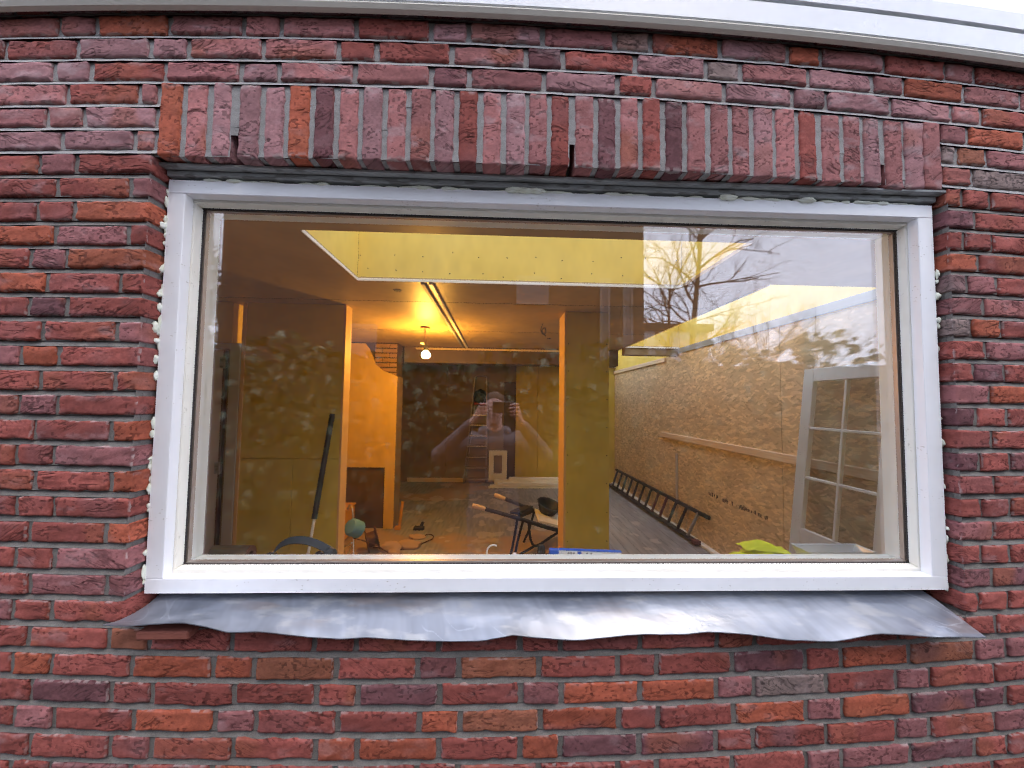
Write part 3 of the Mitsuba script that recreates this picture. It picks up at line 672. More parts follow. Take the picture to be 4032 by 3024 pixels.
pl = Polygon([(-2.10, .81), (-1.505, .81), (-1.505, 0), (-1.372, 0), (-1.372, 2.04), (-1.45, 2.072), (-1.553, 2.11), (-1.615, 2.15), (-1.675, 2.21), (-1.71, 2.30), (-1.76, 2.41), (-1.82, 2.485), (-2.10, 2.485)])
pm = trimesh.creation.extrude_polygon(pl, .03, engine='earcut')
pm.apply_transform(np.array([[1, 0, 0, 0], [0, 0, -1, 5.2245], [0, 1, 0, 0], [0, 0, 0, 1]], float))
part(pi_, 'plaster', pm, 'm_plaster', smooth=False)
part(pi_, 'side_plaster', box(-1.3845, -1.370, 5.2, 5.50, 0, 2.04, .002), 'm_brown')
for i in range(7):
    z = 2.035 + .066 * i; x = -1.385
    for w in ((.20, .10) if i % 2 else (.10, .20)):
        part(pi_, 'brick', box(x - w, x - .008, 5.203, 5.2245, z, z + .052, .004), 'm_oldbrick'); x -= w
bw = thing('back_wall', 'dim brown back wall with a dark doorway at the far end of the room', 'wall')
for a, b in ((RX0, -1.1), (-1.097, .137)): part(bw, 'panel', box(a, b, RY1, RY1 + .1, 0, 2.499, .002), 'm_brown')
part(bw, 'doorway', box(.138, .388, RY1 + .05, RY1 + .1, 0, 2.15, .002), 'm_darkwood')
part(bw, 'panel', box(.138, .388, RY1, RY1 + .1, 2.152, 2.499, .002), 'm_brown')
for a, b in ((.39, .86), (.864, RX1 - .001)): part(bw, 'panel', box(a, b, RY1 - .05, RY1 + .1, 0, 2.499, .002), 'm_olive')
part(bw, 'skirting', box(-1.9, .12, RY1 - .016, RY1 - .001, 0, .085, .003), 'm_pine')
part(bw, 'outer_skin', box(RX0 - .1, RX1 + .1, RY1 + .11, RY1 + .25, 0, ROOF - .031, 0), 'm_darkwood', smooth=False)

# ---------------------------------------------------------------- things in the room
lp = thing('pendant_lamp', 'bare glowing bulb hanging from the ceiling on a thin twisted cable', 'lamp')
LX, LY = -.79, 4.05
part(lp, 'ceiling_rose', move(lathe([(0, 0), (.05, 0), (.048, .012), (.02, .020), (0, .020)], 20), LX, LY, CEIL - .021), 'm_brown')
for s in (-1, 1): part(lp, 'cable', tube(smooth_path([(LX + .012 * s, LY, CEIL - .02), (LX - .008 * s, LY, CEIL - .07), (LX + .012 * s, LY + .01, CEIL - .13), (LX + .01 + .004 * s, LY, CEIL - .19)]), .0028, 6), 'm_cable')
part(lp, 'terminal_block', box(LX - .045, LX - .005, LY - .01, LY + .01, 2.315, 2.335, .003), 'm_doorwhite')
part(lp, 'socket', move(lathe([(0, .05), (.017, .05), (.019, .02), (.021, 0), (0, 0)], 18), LX + .012, LY, 2.247), 'm_black')
bulb = move(lathe([(0, -.078), (.022, -.076), (.038, -.064), (.047, -.046), (.047, -.030), (.038, -.012), (.022, .0), (.014, .012), (0, .012)], 24), LX + .014, LY, 2.236)
k = part(lp, 'bulb', bulb, 'm_bulb', smooth=True)
scene[k]['emitter'] = {'type': 'area', 'radiance': {'type': 'rgb', 'value': [165.0, 76.0, 11.0]}}
lc = thing('loose_cable', 'short loop of black cable hanging out of the ceiling near the column', 'cable')
scene[lc] = mikit.ply(tube(smooth_path([(.44, 3.75, 2.5), (.42, 3.75, 2.44), (.44, 3.74, 2.39), (.47, 3.75, 2.41), (.46, 3.76, 2.46), (.43, 3.75, 2.42), (.47, 3.74, 2.37)]), .005, 6), 'm_black', smooth=True)
sl = thing('stepladder', 'aluminium platform stepladder standing against the dim back wall', 'stepladder')
for s, xb, xt in ((-1, -.69, -.49), (1, -.20, -.243)):
    part(sl, 'rail', bar((xb, 8.02, 0), (xt, 7.95, 2.20), .018, .05, (0, 1, 0)), 'm_ladder')
    part(sl, 'rear_leg', bar((xb + .03 * -s, 8.16, 0), (xt, 8.1, 1.62), .022, .03, (0, 1, 0)), 'm_ladder')
part(sl, 'hoop', tube(smooth_path([(-.49, 7.95, 2.20), (-.47, 7.95, 2.245), (-.37, 7.95, 2.26), (-.265, 7.95, 2.245), (-.243, 7.95, 2.20)]), .013, 8), 'm_ladder')
for z in (1.435, 1.225, 1.0, .787, .56, .34, .106):
    t = z / 2.2; xa, xb = -.69 + .2 * t, -.20 - .043 * t
    part(sl, 'tread', box(xa, xb, 7.955, 8.06, z - .008, z + .008, .003), 'm_alu')
bg = thing('tool_bag', 'black bag with a red base sitting high up between the stepladder rails', 'bag')
part(bg, 'bag_body', blob((-.375, 7.99, 1.80), (.15, .09, .16), 5), 'm_black', smooth=True)
part(bg, 'base', box(-.50, -.26, 7.92, 8.06, 1.655, 1.70, .01), 'm_red')
wf = thing('small_window_frame', 'small white window frame leaning against the back wall', 'window')
for b in ((-.17, -.10, .08, .70), (.14, .21, .08, .70), (-.0995, .1395, .60, .70), (-.0995, .1395, .08, .22)): part(wf, 'frame_bar', box(b[0], b[1], 7.98, 8.03, b[2], b[3], .004), 'm_doorwhite')
for b in ((-.0995, -.065, .2205, .5995), (.107, .1395, .2205, .5995)): part(wf, 'sash_bar', box(b[0], b[1], 7.99, 8.02, b[2], b[3], .003), 'm_doorwhite')
part(wf, 'pane', quads([[(-.065, 8.0, .22), (.107, 8.0, .22), (.107, 8.0, .60), (-.065, 8.0, .60)]]), 'm_glass_old', smooth=False)
PLANK = [('lowest', -.17, 1.72, 7.62, 7.74, 0.001, .022), ('second lowest', -.13, 1.75, 7.66, 7.80, .0225, .044), ('middle', .02, 1.70, 7.63, 7.74, .0445, .10), ('fourth', -.05, 1.80, 7.75, 7.88, .0445, .13), ('topmost', .25, 1.74, 7.77, 7.90, .131, .175)]
for w, a, b, c, d, e, f in PLANK:
    solo('plank', box(a, b, c, d, e, f, .003), 'm_doorwhite', f'white plank, {w} of the stack on the floor by the back wall', 'plank', 'stack of white planks by the back wall')
wb = thing('wheelbarrow', 'tubular wheelbarrow frame with pale wooden grips standing beside the column', 'wheelbarrow')
for nm, P in (('near', [(-.13, 4.2, .542), (.256, 4.22, .43), (.67, 4.3, .285), (1.05, 4.40, .20)]), ('far', [(.10, 4.75, .515), (.44, 4.73, .39), (.75, 4.66, .30), (1.05, 4.55, .20)])):
    part(wb, 'frame_tube', tube(smooth_path(P), .021, 10), 'm_blackmetal', smooth=True)
    d0 = np.array(P[0]) - np.array(P[1]); d0 /= np.linalg.norm(d0); e = np.array(P[0])
    part(wb, 'grip', tube([e - d0 * .01, e + d0 * .02, e + d0 * .12, e + d0 * .135], [.022, .026, .026, .022], 12), 'm_pine', smooth=40)
for P in ([(.235, 4.22, .43), (.20, 4.24, .2), (.165, 4.27, 0.0)], [(.30, 4.23, .41), (.25, 4.27, .2), (.215, 4.32, 0.0)], [(.36, 4.24, .39), (.385, 4.26, .20), (.43, 4.28, .12), (.50, 4.28, .14), (.72, 4.30, .27), (.76, 4.30, .27)], [(.47, 4.72, .38), (.44, 4.74, .25), (.40, 4.72, .13), (.34, 4.7, 0.0)], [(.25, 4.30, 0.0), (.44, 4.29, .115)]):
    part(wb, 'leg', tube(smooth_path(P), .014, 8), 'm_blackmetal', smooth=True)
wh = lathe([(.13, -.03), (.16, -.04), (.19, -.03), (.20, 0), (.19, .03), (.16, .04), (.13, .03)], 24); wh.apply_transform(rot([1, 0, 0], 90)); part(wb, 'wheel', move(wh, 1.12, 4.47, .2), 'm_black', smooth=True)
part(wb, 'axle', tube([(1.05, 4.40, .2), (1.12, 4.47, .2), (1.05, 4.55, .2)], .012, 8), 'm_steel')
part(wb, 'clamp', cat(bar((.20, 4.3, .47), (.40, 4.66, .44), .10, .03), bar((.26, 4.3, .44), (.44, 4.66, .40), .03, .05)), 'm_blackmetal')
bd_ = thing('work_board', 'pale square board lying across the wheelbarrow frame', 'board')
scene[bd_] = mikit.ply(bar((.47, 4.475, .398), (.98, 4.475, .262), .46, .022), 'm_doorwhite', smooth=30)
tb = thing('mortar_tub', 'shallow black tub with an olive rim tipped on the pale board', 'tub')
tm = lathe([(0, .0), (.10, .0), (.145, .10), (.152, .10), (.152, .108), (.14, .108), (.095, .012), (0, .012)], 26); tm.apply_transform(rot([0, 1, 0], 16)); tm.apply_transform(rot([1, 0, 0], 14))
scene[tb] = mikit.ply(move(tm, .61, 4.62, .395), 'm_black', smooth=35)
ld = thing('ladder', 'black ladder lying on its side along the chipboard wall', 'ladder')
A0, A1, B0, B1 = np.array([2.43, 4.62, .045]), np.array([2.33, 7.80, .045]), np.array([2.515, 4.45, .375]), np.array([2.50, 7.95, .33])
part(ld, 'rail', bar(A0, A1, .07, .028, (0, 0, 1)), 'm_blackmetal'); part(ld, 'rail', bar(B0, B1, .028, .045, (0, 0, 1)), 'm_blackmetal')
for i in range(12):
    t = .055 + i * .0815; a, b = A0 + (A1 - A0) * t, B0 + (B1 - B0) * (t + .012)
    part(ld, 'rung', bar(a, b, .03, .03, (0, 1, 0)), 'm_greypaint' if i == 0 else ('m_rustred' if i in (3, 4) else 'm_blackmetal'))
part(ld, 'foot', bar(A0 - np.array([0, .06, 0]), A0 + np.array([0, .01, 0]), .085, .045), 'm_rustred')
# the old glazed door leaning on the chipboard
gd = thing('glazed_door', 'old white glazed door with six panes leaning against the chipboard wall', 'door')
hx = np.array([.2286, 0, 2.0]) / 2.013; nx = np.array([-.9935, 0, .1136]); M = np.eye(4); M[:3, 0] = nx; M[:3, 1] = [0, 1, 0]; M[:3, 2] = hx; M[:3, 3] = [2.245, 2.18, 0.005]
def dbox(y0, y1, h0, h1, t0=0.0, t1=.04, b=.003): return xf(box(t0, t1, y0, y1, h0, h1, b), M)
part(gd, 'stile', dbox(0, .095, 0, 2.0), 'm_doorwhite'); part(gd, 'stile', dbox(.64, .735, 0, 2.0), 'm_doorwhite')
part(gd, 'top_rail', dbox(.0955, .6395, 1.90, 2.0), 'm_doorwhite'); part(gd, 'middle_rail', dbox(.0955, .6395, .68, .785), 'm_doorwhite'); part(gd, 'bottom_rail', dbox(.0955, .6395, 0, .18), 'm_doorwhite')
part(gd, 'lower_panel', dbox(.0955, .6395, .1805, .6795, .012, .026), 'm_doorwhite')
part(gd, 'glazing_bar', dbox(.3575, .3775, .7855, 1.8995, .006, .036), 'm_doorwhite')
for h in (1.155, 1.530):
    part(gd, 'glazing_bar', dbox(.0955, .357, h, h + .02, .006, .0365), 'm_doorwhite'); part(gd, 'glazing_bar', dbox(.378, .6395, h, h + .02, .006, .0365), 'm_doorwhite')
for ya, yb in ((.0955, .357), (.378, .6395)):
    for ha, hb in ((.7855, 1.1545), (1.1755, 1.5295), (1.5505, 1.8995)):
        q = [np.append(p, 1) for p in ((.02, ya, ha), (.02, yb, ha), (.02, yb, hb), (.02, ya, hb))]
        part(gd, 'pane', quads([[tuple((M @ p)[:3]) for p in q]]), 'm_glass_old', smooth=False)
po = thing('long_pole', 'long pole, black above and white below, leaning against the partition', 'pole')
a, b = np.array([-1.335, 3.12, 1.59]), np.array([-1.41, 2.80, .02]); c = a + (b - a) * .50
part(po, 'black_handle', tube([a, c], .020, 10), 'm_black', smooth=40); part(po, 'white_rod', tube([c, b], .011, 10), 'm_doorwhite', smooth=40)
ob = thing('orange_crate', 'orange box standing half hidden behind the partition end', 'box')
part(ob, 'box_body', box(-2.25, -1.80, 4.62, 4.98, .02, .375, .02), 'm_orange'); part(ob, 'lid', box(-2.26, -1.79, 4.61, 4.99, .3755, .40, .008), 'm_orange')
wl = thing('work_lamp', 'work lamp with a blue round head on a bent chrome stand', 'lamp')
hd = lathe([(0, 0), (.07, .0), (.085, .01), (.085, .11), (.068, .135), (0, .14)], 24); hd.apply_transform(rot([0, 1, 0], -60)); hd.apply_transform(rot([0, 0, 1], 60))
part(wl, 'head', move(hd, -1.405, 4.02, .375), 'm_blue', smooth=40)
part(wl, 'stand', tube(smooth_path([(-1.58, 4.15, .55), (-1.54, 4.12, .60), (-1.50, 4.08, .54), (-1.48, 4.05, .38), (-1.45, 4.0, .22), (-1.42, 3.92, 0.0)]), .010, 8), 'm_chrome', smooth=True)
part(wl, 'foot_hoop', tube(smooth_path([(-1.62, 4.0, .26), (-1.52, 3.95, .235), (-1.45, 3.97, .26), (-1.50, 4.0, .15), (-1.56, 4.0, 0.0)]), .010, 8), 'm_chrome', smooth=True)
cr = thing('cable_reel', 'dark cable reel on the floor behind the work lamp', 'reel')
rl = lathe([(.03, -.06), (.13, -.06), (.13, -.05), (.08, -.045), (.08, .045), (.13, .05), (.13, .06), (.03, .06)], 24); rl.apply_transform(rot([0, 1, 0], 78)); rl.apply_transform(rot([0, 0, 1], 25))
scene[cr] = mikit.ply(move(rl, -1.40, 4.42, .14), 'm_cable', smooth=35)
for i, (P, lab) in enumerate((([(-1.39, 4.42, .05), (-1.2, 4.5, .012), (-1.05, 4.75, .012), (-.85, 4.95, .012), (-.78, 4.8, .012), (-.95, 4.55, .012), (-1.15, 4.40, .012)], 'brown cable looping across the floor beside the pier'),
                              ([(-1.46, 4.0, .30), (-1.30, 4.2, .16), (-1.15, 4.30, .02), (-1.08, 4.35, .012), (-1.02, 4.30, .012)], 'brown cable running down from the blue lamp head'))):
    solo('floor_cable', tube(smooth_path(P), .006, 6), 'm_cable', lab, 'cable', smooth=True)
RUB = [(-1.20, 4.45, .12, .07, 'largest, beside the cable reel'), (-1.02, 4.55, .14, .05, 'flat one nearest the middle of the floor'), (-1.12, 4.32, .07, .05, 'small one in front of the cable reel'), (-.98, 4.85, .10, .03, 'farthest from the window')]
for i, (x, y, r, h, w) in enumerate(RUB):
    solo('plaster_lump', blob((x, y, h * .5), (r, r * .7, h), 40 + i), 'm_rubble', f'pale lump of broken plaster on the floor, {w}', 'rubble', 'broken plaster on the floor', smooth=True)
for i, (x, y, s, lab) in enumerate(((-1.02, 5.15, 1.0, 'small black tool lying on the floor by the foot of the pier'), (-1.30, 5.16, .6, 'orange tool handle standing beside the pier'))):
    solo('hand_tool', cat(box(x - .07 * s, x + .07 * s, y - .03, y + .03, .0, .05, .01), tube([(x + .02, y, .04), (x + .05, y + .02, .10 if i == 0 else .36)], .02, 8)), 'm_black' if i == 0 else 'm_orange', lab, 'tool')
_before = set(scene)
# ---- on the inner window board (top at z = 1.10)
ro = thing('foil_roll', 'roll of shiny brown foil lying on the window board at the left', 'roll')
part(ro, 'roll_body', tube([(-1.0, 1.41, 1.131), (-.872, 1.41, 1.131)], .030, 20, caps=False), 'm_film', smooth=40)
part(ro, 'core', xf(lathe([(.012, 0), (.030, 0), (.030, .004), (.012, .004), (.010, -.02), (.010, 0)], 20), np.array([[0, 0, 1, -.873], [0, 1, 0, 1.41], [-1, 0, 0, 1.131], [0, 0, 0, 1]], float)), 'm_cable', smooth=35)
em = thing('ear_defenders', 'black headband with dark ear cups lying on the window board', 'headphones')
bp = smooth_path([(-.80, 1.40, 1.112), (-.775, 1.40, 1.155), (-.735, 1.40, 1.180), (-.685, 1.40, 1.183), (-.635, 1.40, 1.170), (-.585, 1.40, 1.145)], 6)
bv = np.vstack([bp + [0, -.012, -.010], bp + [0, .012, .006], bp + [0, -.015, -.006], bp + [0, .009, .011]]); nb = len(bp); bf = []
for i in range(nb - 1):
    for q in ((0, 1), (3, 2), (2, 0), (1, 3)):
        a_, b_ = q[0] * nb + i, q[1] * nb + i; bf += [[a_, b_, b_ + 1], [a_, b_ + 1, a_ + 1]]
part(em, 'headband', trimesh.Trimesh(bv, bf, process=False), 'm_navy', smooth=30)
for x, z in ((-.795, 1.112), (-.59, 1.128), (-.625, 1.116)):
    cu = lathe([(0, 0), (.020, 0), (.026, .008), (.026, .022), (.016, .030), (0, .030)], 18); cu.apply_transform(rot([0, 1, 0], 70)); part(em, 'ear_cup', move(cu, x - .01, 1.40, z), 'm_navy' if x > -.6 else 'm_black', smooth=35)
solo('plastic_hook', tube(smooth_path([(.004, 1.40, 1.163), (-.012, 1.40, 1.166), (-.028, 1.40, 1.154), (-.03, 1.40, 1.135), (-.015, 1.40, 1.118), (.01, 1.40, 1.112)]), .0035, 8), 'm_pvc', 'white plastic hook on the window board below the wheelbarrow', 'hook', smooth=True)
fl = thing('spray_nozzle', 'small black fitting on the window board beside the blue packet', 'fitting')
part(fl, 'base', box(.135, .20, 1.38, 1.42, 1.10, 1.130, .004), 'm_black'); part(fl, 'knob', move(lathe([(0, 0), (.014, 0), (.014, .026), (.010, .036), (0, .037)], 16), .166, 1.40, 1.1305), 'm_blackmetal', smooth=35); part(fl, 'cap', box(.06, .078, 1.40, 1.415, 1.10, 1.137, .004), 'm_chrome')
pk = thing('blue_packet', 'flat blue and white packet lying on the window board before the column', 'packet')
PM = rot([0, 1, 0], 2.2, (.2, 1.4, 1.16))
part(pk, 'carton', xf(box(.197, .46, 1.392, 1.408, 1.110, 1.152, .002), PM), 'm_paperwhite')
part(pk, 'blue_end', xf(box(.1955, .230, 1.3905, 1.4095, 1.109, 1.1535, .002), PM), 'm_bluebright')
part(pk, 'blue_top', xf(box(.2305, .46, 1.3905, 1.4095, 1.1522, 1.1545, .0005), PM), 'm_bluebright')
part(pk, 'blue_print', cat(*[xf(box(a, b, 1.3908, 1.3918, 1.127, 1.150, 0), PM) for a, b in ((.298, .312), (.240, .2405))]), 'm_bluebright', smooth=False, kind='stuff')
part(pk, 'grey_print', cat(*[xf(box(a, a + .006, 1.3909, 1.3918, 1.130, 1.147, 0), PM) for a in (.262, .272, .282, .33, .345)]), 'm_greypaint', smooth=False, kind='stuff')
hv = thing('yellow_cloth', 'crumpled bright yellow green cloth on the window board at the right', 'cloth')
def cloth_fn(u, v):
    n = meshkit.fbm(np.array([u * 7 + 2, v * 3.5, 4.2]), 4); r = math.sin(math.pi * min(1, max(0, v))) ** .6 * (math.sin(math.pi * min(1, max(0, u))) ** .4)
    return [.868 + .275 * u + .02 * (n - .5), 1.345 + .11 * v, 1.101 + r * (.058 + .075 * (n - .5) + .022 * math.sin(u * 17 + v * 3)) * (1.05 - .25 * u)]
part(hv, 'cloth_folds', grid_mesh(cloth_fn, np.linspace(0, 1, 60), np.linspace(0, 1, 26)), 'm_hivis', smooth=True)
def cloth2(u, v):
    n = meshkit.fbm(np.array([u * 5 + 9, v * 4, 1.2]), 3)
    return [.905 + .15 * u, 1.36 + .07 * v, 1.150 + .028 * math.sin(math.pi * u) * math.sin(math.pi * v) ** .5 + .012 * (n - .5) + .015 * (1 - u)]
part(hv, 'top_fold', grid_mesh(cloth2, np.linspace(0, 1, 30), np.linspace(0, 1, 16)), 'm_hivis', smooth=True)
tr = thing('plastic_tray', 'clear plastic tray on the window board beside the yellow cloth', 'tray')
tp = []
for s, z, w in ((1.0, 1.152, 0), (1.0, 1.156, .004), (.96, 1.153, .004), (.80, 1.095, .0)):
    hx_, hy_ = .125 * s + w, .04 * s + w; tp.append([(1.262 + hx_ * sx, 1.40 + hy_ * sy, z) for sx, sy in ((-1, -1), (1, -1), (1, 1), (-1, 1))])
tv_ = np.array(tp).reshape(-1, 3); tf_ = []
for i in range(3):
    for j in range(4): a_, b_ = i * 4 + j, i * 4 + (j + 1) % 4; tf_ += [[a_, b_, b_ + 4], [a_, b_ + 4, a_ + 4]]
tf_ += [[12, 13, 14], [12, 14, 15]]
scene[tr] = mikit.ply(trimesh.Trimesh(tv_, tf_, process=False), 'm_clearplastic', smooth=30)

for k in set(scene) - _before: scene[k]['to_world'] = T().translate([0, 0, .0185])

# ---------------------------------------------------------------- behind the camera: what the pane mirrors
fe = thing('garden_fence', 'dark wooden fence overgrown with ivy, mirrored in the pane', 'fence')
for i in range(30):
    x = -4.6 + i * .34
    part(fe, 'board', box(x, x + .3385, -1.86, -1.835, 0, 2.16 + .02 * (i % 3), .004), 'm_fencewood')
for z in (.5, 1.7): part(fe, 'rail', box(-4.6, 5.6, -1.8345, -1.80, z, z + .07, .004), 'm_fencewood')
gi = np.random.default_rng(21)
N = 4800
LS = np.array([(0, 0), (.32, .10), (.58, .42), (.26, .52), (0, 1.0), (-.26, .52), (-.58, .42), (-.32, .10)])
lv_, lf_ = [], []
for i in range(N):
    x = gi.uniform(-4.6, 5.6); topz = 2.24 + .09 * math.sin(x * 2.1) + .06 * math.sin(x * 5.3 + 1) + .16 * min(1, max(0, x - 1)); z = topz * gi.random() ** .75 + gi.normal(0, .03)
    y = -1.80 + .24 * gi.random() + (.10 * math.sin(x * 1.7 + z * 2.3)); s = gi.uniform(.060, .140)
    th = gi.normal(math.pi, .55); ca, sa = math.cos(th), math.sin(th)
    tilt = gi.normal(.55, .35); yaw = gi.normal(0, .55)
    fold = .16
    P = np.stack([LS[:, 0], np.abs(LS[:, 0]) * -fold + .10 * (LS[:, 1] - .5) ** 2, LS[:, 1] - .4], 1) * s
    R = np.array(rot([0, 0, 1], math.degrees(yaw)))[:3, :3] @ np.array(rot([1, 0, 0], -math.degrees(tilt)))[:3, :3] @ np.array(rot([0, 1, 0], math.degrees(th)))[:3, :3]
    Q = P @ R.T + [x, y, z]; b = len(lv_) * 8
    lv_.append(Q); lf_ += [[b, b + k, b + k + 1] for k in range(1, 7)]
iv = thing('ivy'); labels[iv] = {'label': 'dense glossy ivy covering the fence, mirrored in the pane', 'category': 'ivy', 'kind': 'stuff'}
scene[iv] = mikit.ply(trimesh.Trimesh(np.vstack(lv_), np.array(lf_), process=False), 'm_leaf', smooth=False)
def house(nm, label, x0, x1, y0, y1, h, m, wins, frames='m_farwhite'):
    k = thing(nm, label, 'house')
    part(k, 'wall', box(x0, x1, y0, y1, -.02, h, .01), m)
    part(k, 'roof', box(x0 - .2, x1 + .2, y0 - .2, y1 + .2, h, h + .3, .02), 'm_roofing')
    for a, b, c, d in wins:
        w = part(k, 'window', cat(box(a, b, y1, y1 + .07, c, c + .10, .005), box(a, b, y1, y1 + .07, d - .10, d, .005), box(a, a + .10, y1, y1 + .07, c + .101, d - .101, .005), box(b - .10, b, y1, y1 + .07, c + .101, d - .101, .005)), frames)
        part(w, 'glass', quads([[(a + .1, y1 + .03, c + .1), (b - .1, y1 + .03, c + .1), (b - .1, y1 + .03, d - .1), (a + .1, y1 + .03, d - .1)]]), 'm_darkglass', smooth=False)
    return k
house('dark_house', 'tall dark brick house beyond the fence, mirrored in the pane', -10.5, 5.65, -20, -12, 10.4, 'm_housebrick',
      [(-5.6, -4.6, 3.3, 4.6), (.65, 1.9, 5.5, 6.6), (3.9, 4.3, 3.2, 6.6), (4.8, 5.2, 3.2, 6.6)], 'm_housetrim')
house('pale_house', 'low pale house beside the bare tree, mirrored in the pane', 6.2, 9.3, -22, -14, 5.0, 'm_farwhite', [(6.8, 7.6, 2.6, 4.2), (8.2, 9.0, 2.6, 4.2)], 'm_greypaint')
def branch_tree(nm, label, base, top, r0, seed, lean, depth, spread, cat_='tree', nside=6):
    g = np.random.default_rng(seed); k = thing(nm, label, cat_)
    trunk = smooth_path([base, base + (top - base) * .4 + lean, base + (top - base) * .75 + lean * .4, top], 5)
    part(k, 'trunk', tube(trunk, np.linspace(r0, r0 * .35, len(trunk)), 8), 'm_bark', smooth=True)
    out = []
    def grow(p, d, L, r, lev):
        pts = [p]; q = p.copy(); dd = d.copy()
        for _ in range(4):
            dd = dd + g.normal(0, .16, 3) + [0, 0, .05]; dd /= np.linalg.norm(dd); q = q + dd * L / 4; pts.append(q.copy())
        out.append(tube(pts, np.linspace(r, r * .45, 5), 5 if lev < 2 else 4, caps=False))
        if lev >= depth: return
        for _ in range(g.integers(2, 4)):
            t = g.integers(1, 5); nd = dd + g.normal(0, spread, 3); nd /= np.linalg.norm(nd); grow(np.array(pts[t]), nd, L * g.uniform(.5, .8), r * .55, lev + 1)
    for i in range(len(trunk) // 4, len(trunk)):
        for _ in range(2):
            a = g.uniform(0, 6.28); d = np.array([math.cos(a), .6 * math.sin(a), g.uniform(.1, .9)]); d /= np.linalg.norm(d)
            grow(trunk[i], d, g.uniform(.7, 1.5) * (top[2] - base[2]) / 5.5, r0 * .30, 0)
    part(k, 'crown', cat(*out), 'm_bark', smooth=True)
branch_tree('bare_tree', 'leafless tree with a slender forked trunk, mirrored in the right of the pane', np.array([4.15, -5.6, -.02]), np.array([4.55, -5.7, 6.3]), .085, 4, np.array([-.12, 0, 0]), 4, .55)
branch_tree('bare_tree', 'smaller leafless tree left of the slender forked one, mirrored in the pane', np.array([3.65, -5.9, -.02]), np.array([3.85, -5.9, 4.3]), .06, 9, np.array([.05, 0, 0]), 3, .5)
def shoots(nm, label, c, n, seed, hh):
    g = np.random.default_rng(seed); k = thing(nm, label, 'shrub'); out = []
    for i in range(n):
        a = g.uniform(-1.0, 1.0); L = hh * g.uniform(.5, 1.0); e = c + np.array([math.sin(a) * L * .9, g.normal(0, .12), math.cos(a) * L])
        m = (c + e) / 2 + np.array([g.normal(0, .05), 0, .10 * L]); P = smooth_path([c + [g.normal(0, .12), 0, 0], m, e], 5)
        out.append(tube(P, np.linspace(.007, .0025, len(P)), 5, caps=False))
        for _ in range(4):
            q = P[g.integers(3, len(P))]; out.append(tube([q, q + g.normal(0, .09, 3) + [0, 0, .06]], [.0028, .0015], 4, caps=False))
    part(k, 'stem', tube([[c[0], c[1], -.02], c], [.03, .02], 8), 'm_bark'); part(k, 'shoots', cat(*out), 'm_stem', smooth=True)
for i, (x, z, h, lab) in enumerate(((2.75, 2.05, 1.0, 'bare shrub with fine shoots nearest the bare tree, mirrored in the pane'), (3.3, 2.05, 1.25, 'middle bare shrub with long upright shoots, mirrored in the pane'), (3.95, 2.0, 1.15, 'bare shrub farthest right with arching shoots, mirrored in the pane'))):
    shoots('bare_shrub', lab, np.array([x, -2.15, z]), 26, 30 + i, h)
eg = np.random.default_rng(8); ev = thing('evergreen', 'evergreen tree at the left end of the dark house, mirrored in the pane', 'tree')
part(ev, 'trunk', tube([(-12.2, -12.5, -.02), (-12.1, -12.5, 8)], [.18, .06], 8), 'm_bark')
ec = []
for i in range(2600):
    t = eg.random(); z = 1.5 + 8.0 * t; r = (1.9 * (1 - t) + .35) * math.sqrt(eg.random()); a = eg.uniform(0, 6.28); c = np.array([-12.1 + r * math.cos(a), -12.5 + r * math.sin(a), z]); u, v = eg.normal(0, .13, 3), eg.normal(0, .13, 3)
    ec.append([c - u, c + v * .5, c + u, c - v * .5])
part(ev, 'crown', quads(ec), 'm_leaf', smooth=False)

# ---------------------------------------------------------------- the photographer
def ball(p, r, n=20): return m3.Manifold.sphere(r, n).translate([float(v) for v in p])
def bone(a, ra, b, rb): return m3.Manifold.batch_hull([ball(a, ra), ball(b, rb)])
def ell(p, r):
    return m3.Manifold.sphere(1.0, 28).scale([float(v) for v in r]).translate([float(v) for v in p])
def merge(parts, edge, it=8):
    m = m3.Manifold.batch_boolean(parts, m3.OpType.Add).refine_to_length(edge).to_mesh()
    t = trimesh.Trimesh(m.vert_properties[:, :3], m.tri_verts, process=True); trimesh.smoothing.filter_taubin(t, iterations=it); return t
pe = thing('person', 'person in a grey hoodie holding a phone up with both hands, mirrored in the pane', 'person')
G = -.02
HC = np.array([-.025, -.33, 1.655])
body = [ell(HC + [0, -.014, .024], (.075, .094, .094)), m3.Manifold.batch_hull([ell(HC + [0, .012, -.02], (.066, .074, .05)), ell(HC + [0, .040, -.092], (.034, .034, .024))]),
        m3.Manifold.batch_hull([ball(HC + [0, .082, .010], .007), ball(HC + [0, .102, -.030], .009), ball(HC + [-.012, .086, -.034], .007), ball(HC + [.012, .086, -.034], .007)]),
        ell(HC + [.074, -.012, -.012], (.008, .017, .030)), ell(HC + [-.074, -.012, -.012], (.008, .017, .030)), bone(HC + [-.016, .076, -.062], .006, HC + [.016, .076, -.062], .006), bone(HC + [-.036, .070, .018], .010, HC + [.036, .070, .018], .010),
        bone(HC + [0, -.03, -.07], .056, [-.02, -.37, 1.46], .062)]
body += [m3.Manifold.batch_hull([ell((-.02 + s * .13, -.37, 1.40), (.07, .08, .06)) for s in (-1, 1)] + [ell((-.02, -.37, 1.05), (.13, .09, .06))]), m3.Manifold.batch_hull([ell((-.02, -.37, 1.05), (.13, .09, .06)), ell((-.02, -.37, .90), (.15, .10, .07))])]
SH = {-1: np.array([-.205, -.37, 1.425]), 1: np.array([.165, -.37, 1.425])}; EL = {-1: np.array([-.395, -.24, 1.33]), 1: np.array([.335, -.24, 1.33])}; WR = {-1: np.array([-.150, -.075, 1.585]), 1: np.array([.150, -.075, 1.575])}
